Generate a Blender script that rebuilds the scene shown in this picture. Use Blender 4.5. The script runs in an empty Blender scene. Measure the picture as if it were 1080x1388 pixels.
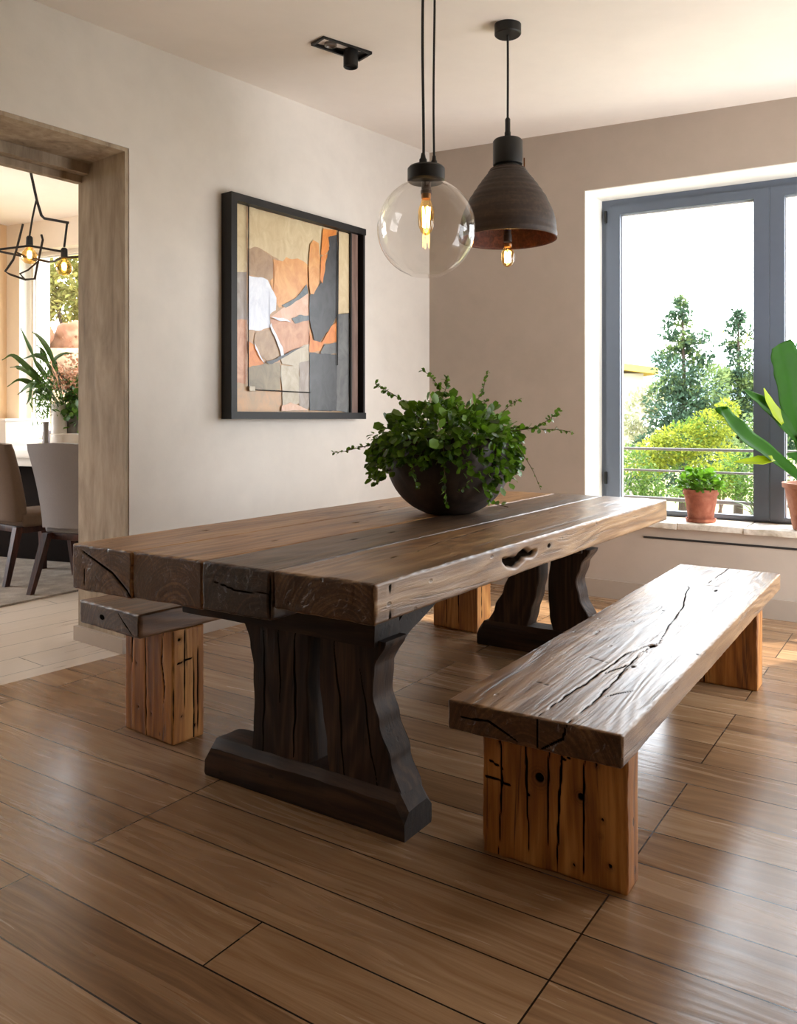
import bpy, bmesh, math, random
import numpy as np
from mathutils import Vector, Matrix, noise as mnoise

scene = bpy.context.scene
COL = scene.collection
random.seed(7)
RNG = np.random.default_rng(11)
PI = math.pi
F, CX, HY, CAMH = 1110.0, 540.0, 568.0, 1.18      # focal length in px, principal column, horizon row, eye height


def ray(px, py, Z):
    """point seen at pixel (px, py) at depth Z"""
    return Vector(((px - CX) / F * Z, Z, CAMH - (py - HY) / F * Z))


def on_z(px, py, z):
    return ray(px, py, (CAMH - z) * F / (py - HY))


# ------------------------------------------------------------------ objects
def link(name, me, mat=None, parent=None, smooth=None):
    o = bpy.data.objects.new(name, me)
    COL.objects.link(o)
    if mat is not None:
        for m in (mat if isinstance(mat, (list, tuple)) else [mat]):
            me.materials.append(m)
    if parent is not None:
        o.parent = parent
    if smooth:
        me.polygons.foreach_set('use_smooth', [True] * len(me.polygons))
        if smooth != 'all':
            me.set_sharp_from_angle(angle=math.radians(smooth if isinstance(smooth, (int, float)) and smooth > 1 else 40))
    return o


def obj(name, bm, mat=None, parent=None, smooth=40):
    bmesh.ops.recalc_face_normals(bm, faces=bm.faces)
    me = bpy.data.meshes.new(name)
    bm.to_mesh(me)
    bm.free()
    return link(name, me, mat, parent, smooth)


def pyd(name, v, f, mat=None, parent=None, smooth=None):
    me = bpy.data.meshes.new(name)
    me.from_pydata([tuple(map(float, p)) for p in v], [], f)
    me.update()
    return link(name, me, mat, parent, smooth)


def tag(o, label, cat, group=None, kind=None):
    o['label'] = label
    o['category'] = cat
    if group:
        o['group'] = group
    if kind:
        o['kind'] = kind
    return o


def thing(name, label, cat, loc=(0, 0, 0), rz=0.0, group=None):
    o = bpy.data.objects.new(name, None)
    COL.objects.link(o)
    o.empty_display_size = 0.1
    o.location = loc
    o.rotation_euler = (0, 0, rz)
    return tag(o, label, cat, group)


def struct(o):
    o['kind'] = 'structure'
    return o


# ------------------------------------------------------------------ shapes into a bmesh
def box(bm, c, s, rz=0.0, bev=0.0, M=None):
    ret = bmesh.ops.create_cube(bm, size=1.0)
    vs = ret['verts']
    mat = Matrix.Translation(c) @ Matrix.Rotation(rz, 4, 'Z') @ Matrix.Diagonal((s[0], s[1], s[2], 1))
    if M is not None:
        mat = M @ mat
    bmesh.ops.transform(bm, matrix=mat, verts=vs)
    if bev > 0:
        es = list({e for v in vs for e in v.link_edges})
        bmesh.ops.bevel(bm, geom=es, offset=bev, segments=2, profile=0.6, affect='EDGES')
    return vs


def prism(bm, pts, z0, z1):
    """vertical prism over a polygon of (x, y)"""
    a = [bm.verts.new((p[0], p[1], z0)) for p in pts]
    b = [bm.verts.new((p[0], p[1], z1 if not callable(z1) else z1(p[0], p[1]))) for p in pts]
    n = len(pts)
    bm.faces.new(a)
    bm.faces.new(b)
    for i in range(n):
        bm.faces.new((a[i], a[(i + 1) % n], b[(i + 1) % n], b[i]))


def tube(bm, pts, r, n=8, cap=True):
    pts = [Vector(p) for p in pts]
    rs = r if isinstance(r, (list, tuple)) else [r] * len(pts)
    rings = []
    up = None
    for i, p in enumerate(pts):
        t = (pts[min(i + 1, len(pts) - 1)] - pts[max(i - 1, 0)])
        if t.length < 1e-9:
            t = Vector((0, 0, 1))
        t.normalize()
        if up is None:
            up = t.orthogonal().normalized()
        else:
            up = (up - t * up.dot(t))
            up = up.normalized() if up.length > 1e-6 else t.orthogonal().normalized()
        side = t.cross(up)
        rings.append([bm.verts.new(p + (up * math.cos(2 * PI * k / n) + side * math.sin(2 * PI * k / n)) * rs[i]) for k in range(n)])
    for a, b in zip(rings, rings[1:]):
        for k in range(n):
            bm.faces.new((a[k], a[(k + 1) % n], b[(k + 1) % n], b[k]))
    if cap:
        bm.faces.new(rings[0])
        bm.faces.new(rings[-1])


def lathe(bm, prof, n=48, c=(0, 0, 0), closed=False):
    """revolve (r, z) profile about z"""
    rings = []
    for r, z in prof:
        if r < 1e-6:
            rings.append([bm.verts.new((c[0], c[1], c[2] + z))])
        else:
            rings.append([bm.verts.new((c[0] + r * math.cos(2 * PI * k / n), c[1] + r * math.sin(2 * PI * k / n), c[2] + z)) for k in range(n)])
    seq = list(zip(rings, rings[1:]))
    if closed:
        seq.append((rings[-1], rings[0]))
    for a, b in seq:
        for k in range(n):
            k2 = (k + 1) % n
            if len(a) == 1 and len(b) == 1:
                continue
            if len(a) == 1:
                bm.faces.new((a[0], b[k], b[k2]))
            elif len(b) == 1:
                bm.faces.new((a[k], a[k2], b[0]))
            else:
                bm.faces.new((a[k], a[k2], b[k2], b[k]))


def smooth_path(pts, k=6):
    """Catmull-Rom through the points"""
    P = [Vector(p) for p in pts]
    P = [P[0] * 2 - P[1]] + P + [P[-1] * 2 - P[-2]]
    out = []
    for i in range(1, len(P) - 2):
        for j in range(k):
            t = j / k
            a, b, c, d = P[i - 1:i + 3]
            out.append(0.5 * ((2 * b) + (c - a) * t + (2 * a - 5 * b + 4 * c - d) * t * t + (3 * b - a - 3 * c + d) * t ** 3))
    out.append(P[-2])
    return out


# ------------------------------------------------------------------ materials
def lin(c):
    return tuple((x / 12.92 if x <= 0.04045 else ((x + 0.055) / 1.055) ** 2.4) for x in [v / 255 for v in c])


class NT:
    def __init__(self, name):
        self.m = bpy.data.materials.new(name)
        self.m.use_nodes = True
        self.t = self.m.node_tree
        self.t.nodes.clear()
        self.out = self.t.nodes.new('ShaderNodeOutputMaterial')

    def n(self, typ, ins=None, **props):
        nd = self.t.nodes.new('ShaderNode' + typ)
        for k, v in props.items():
            setattr(nd, k, v)
        for k, v in (ins or {}).items():
            s = nd.inputs[k]
            if hasattr(v, 'is_output'):
                self.t.links.new(v, s)
            else:
                s.default_value = v
        return nd

    def math(self, op, a, b=0.0, c=None, clamp=False):
        ins = {0: a, 1: b}
        if c is not None:
            ins[2] = c
        return self.n('Math', ins, operation=op, use_clamp=clamp).outputs[0]

    def mix(self, f, a, b, blend='MIX'):
        nd = self.n('Mix', None, data_type='RGBA', blend_type=blend)
        for k, v in ((0, f), (6, a), (7, b)):
            if hasattr(v, 'is_output'):
                self.t.links.new(v, nd.inputs[k])
            else:
                nd.inputs[k].default_value = v if k == 0 else (*v[:3], 1)
        return nd.outputs[2]

    def ramp(self, f, stops):
        nd = self.n('ValToRGB', {0: f})
        e = nd.color_ramp.elements
        while len(e) < len(stops):
            e.new(0.5)
        for i, (p, c) in enumerate(stops):
            e[i].position = p
            e[i].color = (*c[:3], 1) if not isinstance(c, (int, float)) else (c, c, c, 1)
        return nd.outputs[0]

    def step(self, f, a, b):
        nd = self.n('MapRange', {0: f, 1: a, 2: b, 3: 0.0, 4: 1.0}, interpolation_type='SMOOTHSTEP')
        return nd.outputs[0]

    def noise(self, vec, scale, detail=4, rough=0.55, dist=0.0):
        return self.n('TexNoise', {'Vector': vec, 'Scale': scale, 'Detail': detail, 'Roughness': rough, 'Distortion': dist}).outputs[0]

    def mapping(self, vec, scale=(1, 1, 1), rot=(0, 0, 0), loc=(0, 0, 0)):
        return self.n('Mapping', {'Vector': vec, 'Location': loc, 'Rotation': rot, 'Scale': scale}).outputs[0]

    def bump(self, h, strength=0.3, dist=0.002):
        return self.n('Bump', {'Height': h, 'Strength': strength, 'Distance': dist}).outputs[0]

    def done(self, shader):
        self.t.links.new(shader, self.out.inputs['Surface'])
        return self.m

    def principled(self, col, rough=0.5, normal=None, **kw):
        ins = {'Base Color': col if hasattr(col, 'is_output') else (*col[:3], 1), 'Roughness': rough}
        if normal is not None:
            ins['Normal'] = normal
        ins.update(kw)
        return self.done(self.n('BsdfPrincipled', ins).outputs[0])


def m_plain(name, col, rough=0.5, var=0.12, nscale=18, metal=0.0, bump=0.0, spec=0.5):
    t = NT(name)
    co = t.n('TexCoord').outputs['Object']
    f = t.noise(co, nscale, 4)
    c = t.mix(f, tuple(x * (1 - var) for x in col), tuple(min(1, x * (1 + var)) for x in col))
    nm = t.bump(t.noise(co, nscale * 6, 3), bump, 0.002) if bump else None
    return t.principled(c, rough, nm, Metallic=metal, **{'Specular IOR Level': spec})


def m_plaster(name, col, var=0.06, bump=0.15):
    t = NT(name)
    co = t.n('TexCoord').outputs['Object']
    a = t.noise(co, 1.3, 5, 0.6, 0.6)
    b = t.noise(co, 7, 5, 0.6)
    f = t.math('ADD', t.math('MULTIPLY', a, 0.65), t.math('MULTIPLY', b, 0.35))
    c = t.ramp(f, [(0.3, tuple(x * (1 - var * 1.6) for x in col)), (0.55, col), (0.75, tuple(min(1, x * (1 + var)) for x in col))])
    nm = t.bump(t.math('ADD', t.noise(co, 14, 6, 0.65), t.math('MULTIPLY', a, 2.0)), bump, 0.006)
    return t.principled(c, 0.85, nm, **{'Specular IOR Level': 0.25})


def m_wood(name, cols, axis=0, rough=0.4, streak=0.5, bump=0.35, fine=70, worm=0.5, spec=0.5, knots=0.6):
    """cols: dark, mid, light; grain runs along local axis"""
    t = NT(name)
    co = t.n('TexCoord').outputs['Object']
    rnd = t.n('ObjectInfo').outputs['Random']
    off = t.n('CombineXYZ', {0: t.math('MULTIPLY', rnd, 31.0), 1: t.math('MULTIPLY', rnd, 17.0), 2: t.math('MULTIPLY', rnd, 53.0)}).outputs[0]
    co = t.n('VectorMath', {0: co, 1: off}, operation='ADD').outputs[0]

    def sc(along, across):
        s = [across] * 3
        s[axis] = along
        return tuple(s)
    # gentle sideways wandering of the grain
    wob = t.n('TexNoise', {'Vector': t.mapping(co, sc(1.1, 3.5)), 'Scale': 1.0, 'Detail': 2.0}).outputs[1]
    co2 = t.n('VectorMath', {0: t.n('VectorMath', {0: wob, 1: (0.5, 0.5, 0.5)}, operation='SUBTRACT').outputs[0], 3: 0.07}, operation='SCALE').outputs[0]
    co2 = t.n('VectorMath', {0: co, 1: co2}, operation='ADD').outputs[0]
    band = t.noise(t.mapping(co2, sc(0.8, 16)), 1.0, 4, 0.6, 0.4)
    fin = t.noise(t.mapping(co2, sc(3.0, fine)), 1.0, 6, 0.7)
    big = t.noise(t.mapping(co, sc(0.9, 2.4)), 1.0, 3, 0.5)
    fig = t.noise(t.mapping(co2, sc(0.7, 5.0)), 1.0, 2, 0.4, 0.3)
    fig = t.math('SINE', t.math('MULTIPLY', fig, 75.0))
    f = t.math('ADD', t.math('MULTIPLY', band, 0.45), t.math('ADD', t.math('MULTIPLY', fin, 0.33), t.math('MULTIPLY', big, 0.22)))
    f = t.math('ADD', f, t.math('MULTIPLY', fig, 0.045))
    c = t.ramp(f, [(0.37, cols[0]), (0.5, cols[1]), (0.62, cols[2])])
    tcn = t.n('TexCoord')
    nax = t.n('SeparateXYZ', {0: tcn.outputs['Normal']}).outputs[axis]
    endm = t.step(t.math('ABSOLUTE', nax), 0.75, 0.9)
    so3 = t.n('SeparateXYZ', {0: tcn.outputs['Object']})
    o1, o2 = [so3.outputs[k] for k in range(3) if k != axis]
    o1 = t.math('ADD', o1, t.math('MULTIPLY', t.math('SUBTRACT', rnd, 0.5), 0.25))
    o2 = t.math('ADD', o2, 0.10)
    dd = t.math('SQRT', t.math('ADD', t.math('MULTIPLY', o1, o1), t.math('MULTIPLY', o2, o2)))
    dd = t.math('ADD', dd, t.math('MULTIPLY', t.noise(co, 9, 2), 0.03))
    rv = t.n('CombineXYZ', {0: t.math('MULTIPLY', dd, 110.0), 1: t.math('MULTIPLY', rnd, 40.0), 2: 0.0}).outputs[0]
    ring = t.noise(rv, 1.0, 3, 0.6)
    fe = t.math('ADD', t.math('MULTIPLY', ring, 0.5), t.math('ADD', t.math('MULTIPLY', t.noise(co, 120, 3, 0.7), 0.25), t.math('MULTIPLY', t.noise(co, 12, 3), 0.25)))
    ce = t.ramp(fe, [(0.36, tuple(x * 0.6 for x in cols[0])), (0.5, tuple(x * 1.0 for x in cols[0])), (0.64, tuple(x * 0.95 for x in cols[1]))])
    c = t.mix(endm, c, ce)
    st = t.step(t.noise(t.mapping(co2, sc(1.3, 34)), 1.0, 5, 0.65, 0.8), 0.57, 0.68)
    dark = tuple(x * 0.28 for x in cols[0])
    c = t.mix(t.math('MULTIPLY', t.math('MULTIPLY', st, streak), t.math('SUBTRACT', 1.0, endm)), c, dark)
    wv = t.n('TexVoronoi', {'Vector': t.mapping(co, sc(7, 13)), 'Scale': 1.0}).outputs[0]
    wm = t.math('SUBTRACT', 1.0, t.step(wv, 0.05, 0.10))
    c = t.mix(t.math('MULTIPLY', wm, worm), c, (0.012, 0.007, 0.004))
    kn = t.n('Attribute', None, attribute_name='knot').outputs['Fac']
    rings = t.math('SINE', t.math('MULTIPLY', t.math('ADD', kn, t.math('MULTIPLY', fin, 0.12)), 38.0))
    kf = t.math('MULTIPLY', t.step(kn, 0.05, 0.9), t.math('ADD', 0.65, t.math('MULTIPLY', rings, 0.3)), clamp=True)
    c = t.mix(t.math('MULTIPLY', kf, knots), c, dark)
    cr = t.n('Attribute', None, attribute_name='crack').outputs['Fac']
    crs = t.step(cr, 0.2, 0.62)
    c = t.mix(crs, c, (0.009, 0.006, 0.004))
    h = t.math('SUBTRACT', t.math('ADD', t.math('MULTIPLY', fin, 0.7), t.math('MULTIPLY', band, 0.6)), t.math('ADD', t.math('MULTIPLY', st, 0.5), t.math('MULTIPLY', wm, 0.6)))
    h = t.math('ADD', h, t.math('MULTIPLY', fig, 0.10))
    nm = t.bump(h, bump, 0.004)
    rg = t.math('ADD', t.math('MULTIPLY', fin, 0.22), rough - 0.1)
    rg = t.math('ADD', rg, t.math('MULTIPLY', cr, 0.3), clamp=True)
    sp = t.math('MULTIPLY', t.math('SUBTRACT', 1.0, crs), spec)
    return t.principled(c, rg, nm, **{'Specular IOR Level': sp})


def m_glass(name, tint=(1, 1, 1), base=0.04, rough=0.0, power=5.0, top=1.0):
    """thin clear pane: straight through plus Schlick reflection, the same from both sides"""
    t = NT(name)
    fc = t.n('LayerWeight', {'Blend': 0.5}).outputs['Facing']
    f = t.math('ADD', t.math('MULTIPLY', t.math('POWER', fc, power), top - base), base, clamp=True)
    tr = t.n('BsdfTransparent', {'Color': (*tint, 1)}).outputs[0]
    gl = t.n('BsdfGlossy', {'Color': (1, 1, 1, 1), 'Roughness': rough}).outputs[0]
    return t.done(t.n('MixShader', {0: f, 1: tr, 2: gl}).outputs[0])


def m_emit(name, col, s):
    t = NT(name)
    return t.done(t.n('Emission', {'Color': (*col, 1), 'Strength': s}).outputs[0])


def m_leaf(name, c1, c2, trans=0.35, rough=0.4, spec=0.4):
    t = NT(name)
    rnd = t.n('NewGeometry').outputs['Random Per Island']
    co = t.n('TexCoord').outputs['Object']
    nz = t.noise(co, 9, 3)
    f = t.math('ADD', t.math('MULTIPLY', rnd, 0.65), t.math('MULTIPLY', nz, 0.35))
    c = t.ramp(f, [(0.15, c1), (0.85, c2)])
    p = t.n('BsdfPrincipled', {'Base Color': c, 'Roughness': rough, 'Specular IOR Level': spec}).outputs[0]
    tl = t.n('BsdfTranslucent', {'Color': t.mix(0.5, c, tuple(min(1, x * 1.5) for x in c2))}).outputs[0]
    return t.done(t.n('MixShader', {0: trans, 1: p, 2: tl}).outputs[0])


def m_stone(name, cols, scale=3.0, stretch=(1, 1, 1), rough=0.8, bump=0.4):
    t = NT(name)
    co = t.mapping(t.n('TexCoord').outputs['Object'], stretch)
    a = t.noise(co, scale, 6, 0.62, 0.9)
    v = t.noise(co, scale * 4, 5, 0.6)
    f = t.math('ADD', t.math('MULTIPLY', a, 0.7), t.math('MULTIPLY', v, 0.3))
    c = t.ramp(f, [(0.33, cols[0]), (0.5, cols[1]), (0.68, cols[2])])
    nm = t.bump(t.math('ADD', a, t.math('MULTIPLY', v, 0.5)), bump, 0.01)
    return t.principled(c, rough, nm, **{'Specular IOR Level': 0.3})


M_WALL = m_plaster('plaster_wall', lin((218, 211, 202)))
M_WALL_SHADED = m_plaster('plaster_wall_shaded', lin((183, 170, 157)))  # back wall's shade put into a darker plaster colour
M_REVEAL_SUNLIT = m_plaster('plaster_reveal_sunlit', lin((243, 240, 232)), 0.03, 0.1)  # sunlight on the reveals put into a whiter plaster colour
M_WALL2 = m_plaster('plaster_side_room', lin((232, 220, 204)), 0.04)
M_CEIL = m_plaster('plaster_ceiling', lin((240, 231, 222)), 0.03, 0.06)
M_BASE = m_plain('baseboard_paint', lin((170, 156, 142)), 0.6, 0.05)
M_JAMB = m_stone('doorway_stone', [lin((126, 110, 92)), lin((164, 147, 126)), lin((190, 174, 152))], 3.2, (2.2, 2.2, 0.45), 0.75, 0.3)
M_SILL = m_stone('sill_stone', [lin((170, 158, 140)), lin((214, 204, 190)), lin((240, 234, 224))], 7, (1, 1, 1), 0.55, 0.4)
M_FRAME = m_plain('window_grey_blue', lin((92, 101, 116)), 0.45, 0.05)
M_BLACK = m_plain('black_metal', (0.007, 0.007, 0.007), 0.45, 0.2, spec=0.4)
M_BLACKM = m_plain('black_matte', (0.016, 0.014, 0.013), 0.7, 0.2)
M_GLASS = m_glass('window_glass', (0.98, 0.985, 0.985), 0.035)
M_GLOBE = m_glass('globe_glass', (0.945, 0.935, 0.92), 0.03, 0.0, 3.6, 0.7)
M_AMBER = m_glass('bulb_glass', (1.0, 0.80, 0.45), 0.05, 0.05)
M_FIL = m_emit('filament_glow', (1.0, 0.50, 0.13), 22)
M_FILHOT = m_emit('filament_hot', (1.0, 0.66, 0.30), 60)
M_BRASS = m_plain('aged_brass', lin((120, 78, 40)), 0.4, 0.2, metal=0.8)


# ------------------------------------------------------------------ room geometry (plan, metres; eye at 0,0)
CORNER = Vector((0.234, 6.2))
JAMB = Vector((-1.363, 4.145))
dL = (CORNER - JAMB).normalized()                 # along the left wall, away
nL = Vector((dL.y, -dL.x))                        # into the room
BR = Vector((2.319, 4.767))
dB = (BR - CORNER).normalized()                   # along the back wall, rightward
nB = Vector((-dB.y, dB.x))                        # outward through the back wall
WT = 0.43                                         # wall thickness


def ceil_z(x, y):
    return CAMH + 2.016 - 0.0249 * (x - CORNER.x) + 0.0608 * (y - CORNER.y)


def PL(s, d=0.0):                                 # left wall: s from the jamb, d outward
    p = JAMB + dL * s - nL * d
    return (p.x, p.y)


def PB(u, d=0.0):                                 # back wall: u from the corner, d outward
    p = CORNER + dB * u + nB * d
    return (p.x, p.y)


LW = (CORNER - JAMB).length
TOPZ = 2.55
OPW = 2.7

# --- left wall, with the doorway
bm = bmesh.new()
top = lambda x, y: ceil_z(x, y) + 0.05
prism(bm, [PL(0), PL(LW + 0.0), PL(LW + 0.0, WT), PL(0, WT)], 0, top)
prism(bm, [PL(-OPW), PL(0), PL(0, WT), PL(-OPW, WT)], TOPZ, top)
prism(bm, [PL(-7.5), PL(-OPW), PL(-OPW, WT), PL(-7.5, WT)], 0, top)
struct(obj('wall_left', bm, M_WALL, smooth=None))
# doorway lining: stone reveal and soffit, with a low beam at its far side
bm = bmesh.new()
prism(bm, [PL(-0.022, 0.004), PL(0.0, 0.004), PL(0.0, WT), PL(-0.022, WT)], 0, TOPZ)
prism(bm, [PL(-OPW, 0.004), PL(-0.022, 0.004), PL(-0.022, WT), PL(-OPW, WT)], TOPZ - 0.02, TOPZ)
prism(bm, [PL(-OPW, WT - 0.10), PL(-0.022, WT - 0.10), PL(-0.022, WT), PL(-OPW, WT)], TOPZ - 0.075, TOPZ - 0.02)
prism(bm, [PL(-OPW, WT - 0.035), PL(-0.022, WT - 0.035), PL(-0.022, WT + 0.01), PL(-OPW, WT + 0.01)], TOPZ - 0.11, TOPZ - 0.075)
struct(obj('trim_doorway', bm, M_JAMB, smooth=None))
bm = bmesh.new()
prism(bm, [PL(-0.045, -0.012), PL(0.02, -0.012), PL(0.02, WT + 0.01), PL(-0.045, WT + 0.01)], 0, 0.075)
prism(bm, [PL(0.02, -0.012), PL(LW, -0.012), PL(LW, 0.0), PL(0.02, 0.0)], 0, 0.075)
struct(obj('baseboard_left', bm, M_BASE, smooth=None))

# --- back wall, with the window opening
U0 = 1.232                                        # left edge of the opening
U1 = U0 + 2.19
ZS = 0.49                                         # underside of sill slab
ZT = 2.69
BW = 3.95
zt0, zt1 = 2.715, 2.66
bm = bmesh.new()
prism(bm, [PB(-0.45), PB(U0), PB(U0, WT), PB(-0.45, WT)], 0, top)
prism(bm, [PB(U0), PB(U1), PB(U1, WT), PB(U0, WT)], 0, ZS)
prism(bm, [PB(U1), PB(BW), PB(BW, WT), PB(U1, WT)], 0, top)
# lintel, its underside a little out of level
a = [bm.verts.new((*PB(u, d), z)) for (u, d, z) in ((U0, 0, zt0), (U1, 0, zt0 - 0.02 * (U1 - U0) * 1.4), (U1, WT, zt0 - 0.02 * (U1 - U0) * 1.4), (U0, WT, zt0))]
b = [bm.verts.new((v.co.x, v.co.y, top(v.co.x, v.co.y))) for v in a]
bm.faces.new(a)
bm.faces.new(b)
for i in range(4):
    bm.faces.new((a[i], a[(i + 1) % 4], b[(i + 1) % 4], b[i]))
struct(obj('wall_back', bm, M_WALL_SHADED, smooth=None))


def lint(u):
    return zt0 - 0.028 * (u - U0)


# reveals, plaster whitened to carry the sun on them
bm = bmesh.new()
prism(bm, [PB(U0, 0.0), PB(U0 + 0.006, 0.0), PB(U0 + 0.006, WT), PB(U0, WT)], ZS, zt0)
a = [bm.verts.new((*PB(u, d), lint(u) - 0.006)) for (u, d) in ((U0, 0), (U1, 0), (U1, WT), (U0, WT))]
b = [bm.verts.new((v.co.x, v.co.y, v.co.z + 0.0055)) for v in a]
bm.faces.new(a)
bm.faces.new(b)
for i in range(4):
    bm.faces.new((a[i], a[(i + 1) % 4], b[(i + 1) % 4], b[i]))
struct(obj('trim_reveal', bm, M_REVEAL_SUNLIT, smooth=None))
# sill: stone slabs
bm = bmesh.new()
uu = [U0 + 0.04, U0 + 0.62, U0 + 1.01, U0 + 1.6, U1]
for i in range(len(uu) - 1):
    w = uu[i + 1] - uu[i] - 0.004
    c = PB((uu[i] + uu[i + 1]) / 2, 0.14)
    ang = math.atan2(dB.y, dB.x)
    box(bm, (c[0], c[1], ZS + 0.0185 + 0.0012 * (i % 2)), (w, 0.36 - 0.012 * (i % 2), 0.037), ang, 0.006)
bmesh.ops.subdivide_edges(bm, edges=[e for e in bm.edges if e.calc_length() > 0.12], cuts=6, use_grid_fill=True)
for v in bm.verts:
    v.co += Vector(mnoise.noise_vector(v.co * 14)) * 0.0028
struct(obj('trim_sill', bm, M_SILL, smooth=30))
# slot below the sill, its shade drawn as a flat black strip
bm = bmesh.new()
prism(bm, [PB(U0 + 0.40, -0.004), PB(BW - 0.3, -0.004), PB(BW - 0.3, 0.0), PB(U0 + 0.40, 0.0)], 0.415, 0.428)
struct(obj('trim_slot_shade', bm, M_BLACKM, smooth=None))
bm = bmesh.new()
prism(bm, [PB(0.0, -0.018), PB(BW, -0.018), PB(BW, 0.0), PB(0.0, 0.0)], 0, 0.118)
struct(obj('baseboard_back', bm, M_BASE, smooth=None))

# --- unseen right and front walls (right wall has an opening added to let in light)
R0 = Vector(PB(BW))
R1 = R0 - nB * 9.0
L1 = Vector(PL(-7.5))


def PR(v, d=0.0):
    p = R0 - nB * v + dB * d
    return (p.x, p.y)


bm = bmesh.new()
V0, V1, VB, VT = 0.05, 1.7, 0.10, 2.15
prism(bm, [PR(-0.4), PR(V0), PR(V0, 0.3), PR(-0.4, 0.3)], 0, top)
prism(bm, [PR(V0), PR(V1), PR(V1, 0.3), PR(V0, 0.3)], 0, VB)
prism(bm, [PR(V0), PR(V1), PR(V1, 0.3), PR(V0, 0.3)], VT, top)
prism(bm, [PR(V1), PR(9.3), PR(9.3, 0.3), PR(V1, 0.3)], 0, top)
struct(obj('wall_right', bm, M_WALL, smooth=None))
bm = bmesh.new()
d = (Vector((L1.x, L1.y)) - R1)
nn = Vector((-d.y, d.x)).normalized()
if nn.y > 0:
    nn = -nn
prism(bm, [R1, L1, L1 + nn * 0.3, R1 + nn * 0.3], 0, 3.2)
struct(obj('wall_front', bm, m_plaster('plaster_low_bounce', lin((96, 82, 70))), smooth=None))  # unseen wall, plaster darkened to cut bounced light

# --- floor
def m_floor(name, cols, ang, loc, bw, rh, freq, rough, bump=0.25, knots=0.55):
    t = NT(name)
    co = t.n('TexCoord').outputs['Object']
    v = t.mapping(co, (1, 1, 1), (0, 0, ang), loc)
    br = t.n('TexBrick', {'Vector': v, 'Color1': (0, 0, 0, 1), 'Color2': (1, 1, 1, 1), 'Mortar': (0.5, 0.5, 0.5, 1), 'Scale': 1.0,
                          'Mortar Size': 0.0022, 'Mortar Smooth': 0.0, 'Bias': 0.0, 'Brick Width': bw, 'Row Height': rh},
             offset=0.5, offset_frequency=freq, squash=1.0, squash_frequency=2)
    R = br.outputs[0]
    mort = br.outputs[1]
    off = t.n('CombineXYZ', {0: t.math('MULTIPLY', R, 23.0), 1: t.math('MULTIPLY', R, 9.0), 2: t.math('MULTIPLY', R, 40.0)}).outputs[0]
    v2 = t.n('VectorMath', {0: v, 1: off}, operation='ADD').outputs[0]
    wob = t.n('TexNoise', {'Vector': t.mapping(v2, (1.4, 4.5, 1)), 'Scale': 1.0, 'Detail': 2.0}).outputs[1]
    w2 = t.n('VectorMath', {0: t.n('VectorMath', {0: wob, 1: (0.5, 0.5, 0.5)}, operation='SUBTRACT').outputs[0], 3: 0.11}, operation='SCALE').outputs[0]
    v3 = t.n('VectorMath', {0: v2, 1: w2}, operation='ADD').outputs[0]
    band = t.noise(t.mapping(v3, (0.9, 22, 1)), 1.0, 5, 0.62, 0.5)
    fin = t.noise(t.mapping(v3, (4, 120, 1)), 1.0, 4, 0.7)
    big = t.noise(v, 1.6, 3)
    fig = t.noise(t.mapping(v3, (0.55, 5.0, 1)), 1.0, 2, 0.4, 0.3)
    fig = t.math('SINE', t.math('MULTIPLY', fig, 85.0))
    f = t.math('ADD', t.math('MULTIPLY', band, 0.45), t.math('ADD', t.math('MULTIPLY', fin, 0.28), t.math('MULTIPLY', R, 0.18)))
    f = t.math('ADD', f, t.math('MULTIPLY', fig, 0.028))
    c = t.ramp(f, [(0.26, cols[0]), (0.46, cols[1]), (0.66, cols[2])])
    kn = t.n('TexVoronoi', {'Vector': t.mapping(v3, (1.3, 2.6, 1)), 'Scale': 1.0}).outputs[0]
    knf = t.math('SUBTRACT', 1.0, t.step(kn, 0.02, 0.085))
    c = t.mix(t.math('MULTIPLY', knf, knots), c, tuple(x * 0.3 for x in cols[0]))
    c = t.mix(mort, c, tuple(x * 0.10 for x in cols[0]))
    h = t.math('SUBTRACT', t.math('ADD', t.math('MULTIPLY', band, 0.8), t.math('MULTIPLY', fin, 0.35)), t.math('MULTIPLY', mort, 1.6))
    h = t.math('ADD', h, t.math('ADD', t.math('MULTIPLY', R, 0.25), t.math('MULTIPLY', fig, 0.12)))
    nm = t.bump(h, bump, 0.003)
    rg = t.math('ADD', t.math('MULTIPLY', band, 0.14), t.math('ADD', t.math('MULTIPLY', big, 0.10), rough - 0.12))
    return t.principled(c, rg, nm, **{'Specular IOR Level': 0.5})


ALONG = math.atan2(0.833, 0.554)                  # long axis of the dining table in plan
# brick x runs across the room (lat), rows march along the table axis
M_FLOOR = m_floor('oak_floor', [lin((108, 79, 54)), lin((147, 113, 81)), lin((178, 145, 111))], -(ALONG + PI / 2), (-0.69, -0.065, 0), 1.28, 0.186, 4, 0.26, 0.24)
M_FLOOR2 = m_floor('pale_floor', [lin((190, 175, 160)), lin((198, 184, 169)), lin((206, 193, 179))], -math.atan2(dL.y, dL.x), (0.2, 0.1, 0), 1.5, 0.24, 2, 0.3, 0.1, 0.0)
fl = [PL(-7.5, 0.0), PL(LW, 0.0), PB(BW, 0.0), tuple(R1)]
bm = bmesh.new()
prism(bm, fl, -0.05, 0.0)
struct(obj('floor', bm, M_FLOOR, smooth=None))
FW0 = Vector((-3.68, 8.5))
dF = Vector((0.908, -0.418)).normalized()
nF = Vector((-dF.y, dF.x))


def PF(u, d=0.0):
    p = FW0 + dF * u + nF * d
    return (p.x, p.y)


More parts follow.
